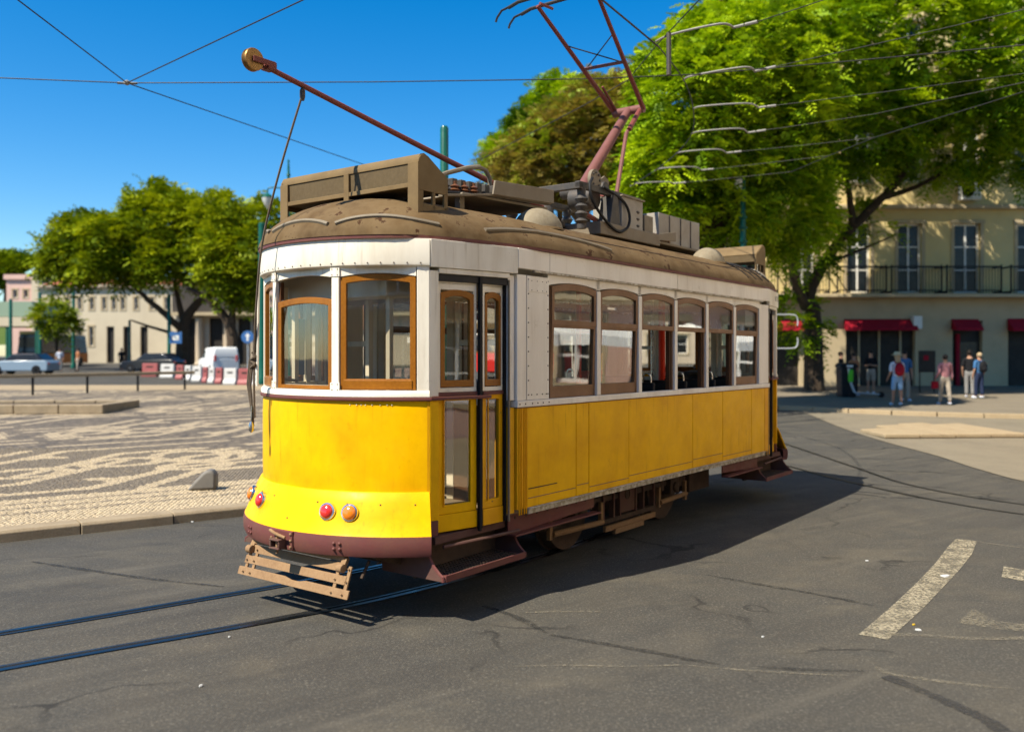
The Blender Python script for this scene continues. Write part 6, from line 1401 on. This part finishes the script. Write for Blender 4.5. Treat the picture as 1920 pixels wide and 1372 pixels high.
vehicle('parked_van', 'white panel van parked behind the red and white barriers', vp, R(180-58), 4.4,1.8, [(-2.0,.30),(2.15,.30),(2.2,.75),(2.1,.98),(1.25,1.10),(-2.02,1.10)], [(-2.02,1.09),(1.28,1.09),(.70,1.68),(.45,1.82),(-1.95,1.86),(-2.04,1.7)], 'white_paint', (-1.35,1.45), [[(.25,1.14),(1.05,1.14),(.62,1.62),(.25,1.66)]], [(2.16,.82,'white_plastic',.14,.09),(-2.04,1.1,'lens_red',.06,.2)], 'van')
b = MB()
vehicle('parked_car', 'dark grey parked car beside the forked tree', Vector((hx(289,64),64,gz(64))), R(180-10), 4.2,1.75, [(-2.05,.25),(2.1,.25),(2.15,.62),(2.0,.80),(.9,.92),(-1.9,.95),(-2.08,.8)], [(-1.75,.94),(1.0,.90),(.35,1.38),(-1.2,1.42)], 'car_dark', (-1.3,1.35), [[(-1.45,.97),(.75,.95),(.28,1.33),(-1.1,1.36)]], [(2.12,.62,'white_plastic',.16,.07),(-2.06,.75,'lens_red',.12,.08)], 'car')
vehicle('parked_car', 'blue and pale parked car at the far left edge', Vector((hx(45,60),60,gz(60))), R(180), 4.2,1.75, [(-2.05,.25),(2.1,.25),(2.15,.62),(2.0,.82),(.9,.95),(-1.9,.98),(-2.08,.8)], [(-1.75,.97),(1.0,.93),(.35,1.42),(-1.2,1.45)], 'car_blue', (-1.3,1.35), [[(-1.45,1.0),(.75,.98),(.28,1.36),(-1.1,1.39)]], [(2.12,.62,'white_plastic',.16,.07),(-2.06,.75,'lens_red',.12,.08)], 'car', 'car_dark')
bs = vehicle('city_bus', 'dark and orange bus seen end on at far left', Vector((hx(101,80),80,gz(80))), R(-95), 7,2.4, [(-3.5,.30),(3.5,.30),(3.5,1.2),(-3.5,1.2)], [(-3.5,1.19),(3.5,1.19),(3.4,2.85),(-3.4,2.9)], 'bus_orange', (-2.2,2.2), [[(-3.2,1.4),(3.2,1.4),(3.15,2.5),(-3.15,2.5)]], [(3.52,.7,'white_plastic',.15,.09)], 'bus', 'car_dark', .45)
b = MB(); b.box((3.41,-1.02,1.35),(3.47,1.02,2.60)); b.build('windscreen', 'window_dark', bs)
# red tram seen through the windows of the yellow one
rt = thing('red_tram', 'red and white tram on the far side, seen through the yellow tram windows', 'tram', (0.2,50.0,gz(50)), R(-6))
b = MB(); b.prism([(-3.9,-.8),(-3.6,-1.1),(3.6,-1.1),(3.9,-.8),(3.9,.8),(3.6,1.1),(-3.6,1.1),(-3.9,.8)], lambda q: (q[0],q[1],.55), lambda q: (q[0],q[1],1.6)); b.build('lower_body', 'tram_red', rt, bevel=.03)
b = MB()
for s in (-1,1):
    b = MB(); b.box((-3.6,s*1.08-.02,2.62),(3.6,s*1.08+.02,2.95)); b.build('fascia', 'cream', rt)
    for k in range(9): u = -3.6+.9*k; b = MB(); b.box((u-.05,s*1.08-.03,1.6),(u+.05,s*1.08+.03,2.62)); b.build('window_post', 'cream', rt)
    for k in range(8):
        u = -3.55+.9*k; f_ = MB(); f_.box((u,s*1.08-.025,1.6),(u+.8,s*1.08+.025,1.68)); f_.box((u,s*1.08-.025,2.2),(u+.8,s*1.08+.025,2.26)); w_ = f_.build('window_frame', 'wood', rt); b = MB(); b.box((u,s*1.08-.004,1.68),(u+.8,s*1.08+.004,2.62)); b.build('pane', 'glass', w_)
b = MB(); b.prism([(-1.2,2.95),(1.2,2.95),(1.0,3.18),(.5,3.30),(-.5,3.30),(-1.0,3.18)], lambda q: (-3.9,q[0],q[1]), lambda q: (3.9,q[0],q[1])); b.build('roof', 'roof', rt, bevel=.04)
for u in (-1.2,1.2):
    for s in (-1,1): b = MB(); b.lathe((u,s*.55,.36),(0,s,0),[(.05,0),(.36,0),(.36,.1),(.2,.1)],20); b.build('wheel', 'under', rt)

# ================================================================ PEOPLE
def skin_body(name, nodes, edges, radii, mat_, parent, sub=2, root=0):
    me = bpy.data.meshes.new(name); me.from_pydata(nodes, edges, []); o = bpy.data.objects.new(name, me); COL.objects.link(o); o.parent = parent
    me.materials.append(M[mat_]); sk = o.modifiers.new('skin','SKIN'); sk.use_smooth_shade = True
    for i, r_ in enumerate(radii):
        v = me.skin_vertices[0].data[i]; v.radius = r_ if isinstance(r_, tuple) else (r_, r_); v.use_root = (i == root)
    ss = o.modifiers.new('subdivision','SUBSURF'); ss.levels = sub; ss.render_levels = sub
    return o
def person(label, loc, rz, h, top, legs, shirt='short', shorts=False, hair='hair_dark', stride=.0, arms='down', hat=None, long_hair=False, skirt=False, bag=None, shoe='cl_white'):
    t = thing('person', label, 'person', loc, rz); k = h/1.75
    s = stride; lf, rf = (.10, s*.32), (-.10, -s*.30)
    hip = .95; kn = .50; ank = .09
    N = [(0,0,hip),(0,.01,1.12),(0,.0,1.30),(0,.01,1.44),(0,-.005,1.52),(0,-.01,1.60),(0,-.01,1.70)]                      # pelvis .. head
    Rd = [(.105,.072),(.098,.068),(.135,.088),(.10,.07),(.052,.055),(.075,.09),(.058,.070)]
    E = [(0,1),(1,2),(2,3),(3,4),(4,5),(5,6)]
    def add(p, r_, par): N.append(p); Rd.append(r_); E.append((par,len(N)-1)); return len(N)-1
    legn = []
    for sx, (fx, fy) in ((1,lf),(-1,rf)):
        a = add((sx*.095,0,hip-.09),(.085,.085),0); b_ = add((sx*.10,-fy*.45-.02,kn),(.055,.06),a); c_ = add((sx*.10,-fy*(.95 if fy > 0 else 1.0),ank+(.03 if fy < 0 else 0)),(.036,.04),b_); d_ = add((sx*.11,-fy-.14,.035+(.02 if fy < 0 else 0)),(.038,.03),c_); legn.append((a,b_,c_,d_))
    armn = []
    for sx in (1,-1):
        a = add((sx*.185,.0,1.41),(.055,.055),3)
        if arms == 'down': el, wr, hd = (sx*.235,.03,1.13),(sx*.235,-.05,.90),(sx*.225,-.08,.82)
        elif arms == 'swing': el, wr, hd = (sx*.24,.05*sx*s*3,1.13),(sx*.25,-.10-.12*sx*s,.93),(sx*.25,-.15-.12*sx*s,.87)
        else: el, wr, hd = (sx*.23,-.03,1.14),(sx*.10,-.25,1.15),(sx*.05,-.30,1.17)
        b_ = add(el,(.042,.042),a); c_ = add(wr,(.027,.030),b_); d_ = add(hd,(.030,.018),c_); armn.append((a,b_,c_,d_))
        fd = (Vector(hd)-Vector(wr)).normalized(); side = Vector((0,1,0)) if arms != 'fold' else Vector((0,0,1))
        for q, (o_, ln) in enumerate(((-.022,.062),(-.008,.072),(.008,.068),(.021,.052))):
            p1 = Vector(hd)+fd*.03+side*o_; p2 = p1+fd*ln*.5+Vector((-sx*.006,0,0)); p3 = p2+fd*ln*.45+Vector((-sx*.015,-.01,0))
            i1 = add(tuple(p1),(.010,.009),d_); i2 = add(tuple(p2),(.009,.008),i1); add(tuple(p3),(.007,.007),i2)
        p1 = Vector(wr)+fd*.03+side*-.035; i1 = add(tuple(p1),(.011,.010),c_); add(tuple(p1+fd*.035+side*-.016),(.009,.008),i1)
    sc_ = lambda p: tuple(k*x for x in p)
    body = skin_body('body', [sc_(p) for p in N], E, [tuple(k*x for x in r_) for r_ in Rd], 'skin', t)
    # face: nose, eyes, ears
    b = MB(); b.add([sc_((-.012,-.112,1.605)),sc_((.012,-.112,1.605)),sc_((0,-.132,1.612)),sc_((0,-.112,1.655))],[(0,1,2),(1,3,2),(3,0,2),(0,3,1)]); b.build('nose','skin',t)
    for sx in (-1,1): b = MB(); b.ell(sc_((sx*.032,-.098,1.65)),(.012,.008,.008),8,6); b.build('eye','hair_dark',t); b = MB(); b.ell(sc_((sx*.079,0,1.635)),(.010,.020,.030),8,6); b.build('ear','skin',t)
    # clothes
    TN = [sc_(p) for p in ((0,0,.86),(0,.01,1.12),(0,0,1.30),(0,.008,1.43),(.185,0,1.41),N[armn[0][1]],(-.185,0,1.41),N[armn[1][1]])]; TE = [(0,1),(1,2),(2,3),(3,4),(4,5),(3,6),(6,7)]; TR = [(.172,.130),(.145,.105),(.172,.115),(.115,.085),(.072,.070),(.060,.060),(.072,.070),(.060,.060)]
    if shirt == 'long':
        for q in (0,1): TN.append(sc_(N[armn[q][2]])); TE.append((5 if q == 0 else 7,len(TN)-1)); TR.append((.042,.042))
    skin_body('shirt', TN, TE, [tuple(k*x for x in r_) for r_ in TR], top, t)
    LN = [sc_((0,0,1.07)),sc_((0,0,.90))]; LE = [(0,1)]; LR = [(.155,.112),(.15,.11)]
    for (a,b_,c_,d_) in legn:
        LN.append(sc_(N[a])); LE.append((1,len(LN)-1)); LR.append((.098,.098)); LN.append(sc_(N[b_])); LE.append((len(LN)-2,len(LN)-1)); LR.append((.078,.08))
        if not shorts: LN.append(sc_(N[c_])); LE.append((len(LN)-2,len(LN)-1)); LR.append((.062,.065))
    skin_body('shorts' if shorts else 'trousers', LN, LE, [tuple(k*x for x in r_) for r_ in LR], legs, t)
    for (a,b_,c_,d_) in legn:
        p = N[d_]; b = MB(); b.ell(sc_((p[0],p[1]+.06,.045+p[2]-.035)),(.052*k,.135*k,.05*k),10,6); b.build('shoe', shoe, t, smooth=True)
    b = MB(); b.ell(sc_((0,.018,1.672)),(.092*k,.108*k,.098*k),14,8); hr = b.build('hair', hair, t, smooth=True)
    if long_hair: b = MB(); b.ell(sc_((0,.075,1.54)),(.095*k,.055*k,.17*k),12,8); b.build('hair_fall', hair, t, smooth=True)
    if hat: b = MB(); b.lathe(sc_((0,0,1.70)),(0,0,1),[(.20*k,0),(.20*k,.012),(.11*k,.02),(.10*k,.09),(.06*k,.115),(.01,.12)],18); b.build('sun_hat', hat, t, smooth=True)
    if skirt: pass
    return t
def backpack(label, loc, rz, k, m_):
    t = thing('backpack', label, 'backpack', loc, rz)
    b = MB(); b.ell((0,.20*k,1.22*k),(.165*k,.11*k,.235*k),14,10); b.build('bag', m_, t, smooth=True)
    b = MB(); b.ell((0,.285*k,1.13*k),(.11*k,.05*k,.11*k),12,8); b.build('pocket', m_, t, smooth=True)
    for s in (-1,1): b = MB(); b.tube([(s*.09*k,.14*k,1.42*k),(s*.10*k,0,1.50*k),(s*.10*k,-.125*k,1.38*k),(s*.11*k,-.12*k,1.18*k),(s*.10*k,.13*k,1.08*k)], .018, 6); b.build('strap', m_, t, smooth=True)
SW = .13
def gp(x, y): p = pxg(x, y); k = (y-YHP)/FPX; d = (CAMH+.21-SW)/(k+.015); return Vector(((x-CXP)/FPX*d, d, gz(d)+SW))
def ph(p, ypx): return (YHP-ypx)/FPX*p.y + CAMH - p.z
P1 = gp(1682,760); person('person in white top and blue shorts with red backpack and straw hat walking away', P1, R(180), min(ph(P1,658),1.72), 'cl_white', 'cl_denim', shorts=True, hair='hair_fair', stride=.35, arms='swing', hat='cl_straw', long_hair=True)
backpack('dark red backpack on the person in white top', P1, R(180), min(ph(P1,658),1.72)/1.75, 'cl_red')
P2 = gp(1696,752); person('person in blue shirt and pale trousers beside the red backpack', P2, R(0), 1.80, 'cl_blue', 'cl_khaki', stride=.2, hair='hair_dark')
P3 = gp(1772,759); person('person in pink shirt and khaki trousers walking along the sidewalk', P3, R(175), min(ph(P3,665),1.75), 'cl_pink', 'cl_khaki', shirt='long', stride=.6, arms='swing')
b = MB(); b.box((-.11,-.05,.0),(.11,.05,.24)); o = b.build('shopping_bag', 'cl_red', bevel=.02); o.location = (P3.x-.32,P3.y+.05,P3.z+.55); tag(o, 'small red bag carried by the person in pink', 'bag')
P4 = gp(1633,738); person('person in black shirt and pale shorts standing with folded hands by the shop', P4, R(-30), 1.76, 'cl_black', 'cl_khaki', shorts=True, arms='fold')
P5 = gp(1818,745); person('person in black shirt and grey trousers by the shop door', P5, R(150), 1.78, 'cl_black', 'cl_grey', hat=None)
P6 = gp(1836,747); person('person in navy with a black backpack at the shop door', P6, R(195), 1.70, 'cl_blue', 'cl_navy', stride=.2, hair='hair_fair')
backpack('black backpack on the person in navy', P6, R(195), 1.70/1.75, 'cl_black')
P7 = gp(1601,742); person('person with dark hair and rust top behind the black bin', P7, R(20), 1.66, 'cl_rust', 'cl_black', long_hair=True)
P8 = gp(1577,738); person('person in dark clothes left of the black bin', P8, R(60), 1.70, 'cl_black', 'cl_black')
for x, d, a, lb, tp_, lg_ in ((112,66,20,'person in white shirt near the orange bus','cl_white','cl_grey'),(146,66,-40,'person in rust top right of the bus','cl_rust','cl_khaki'),(228,68,10,'person in black before the cream house','cl_black','cl_black')):
    person(lb, (hx(x,d),d,gz(d)), R(a), 1.74, tp_, lg_, stride=.3, shoe='cl_black')
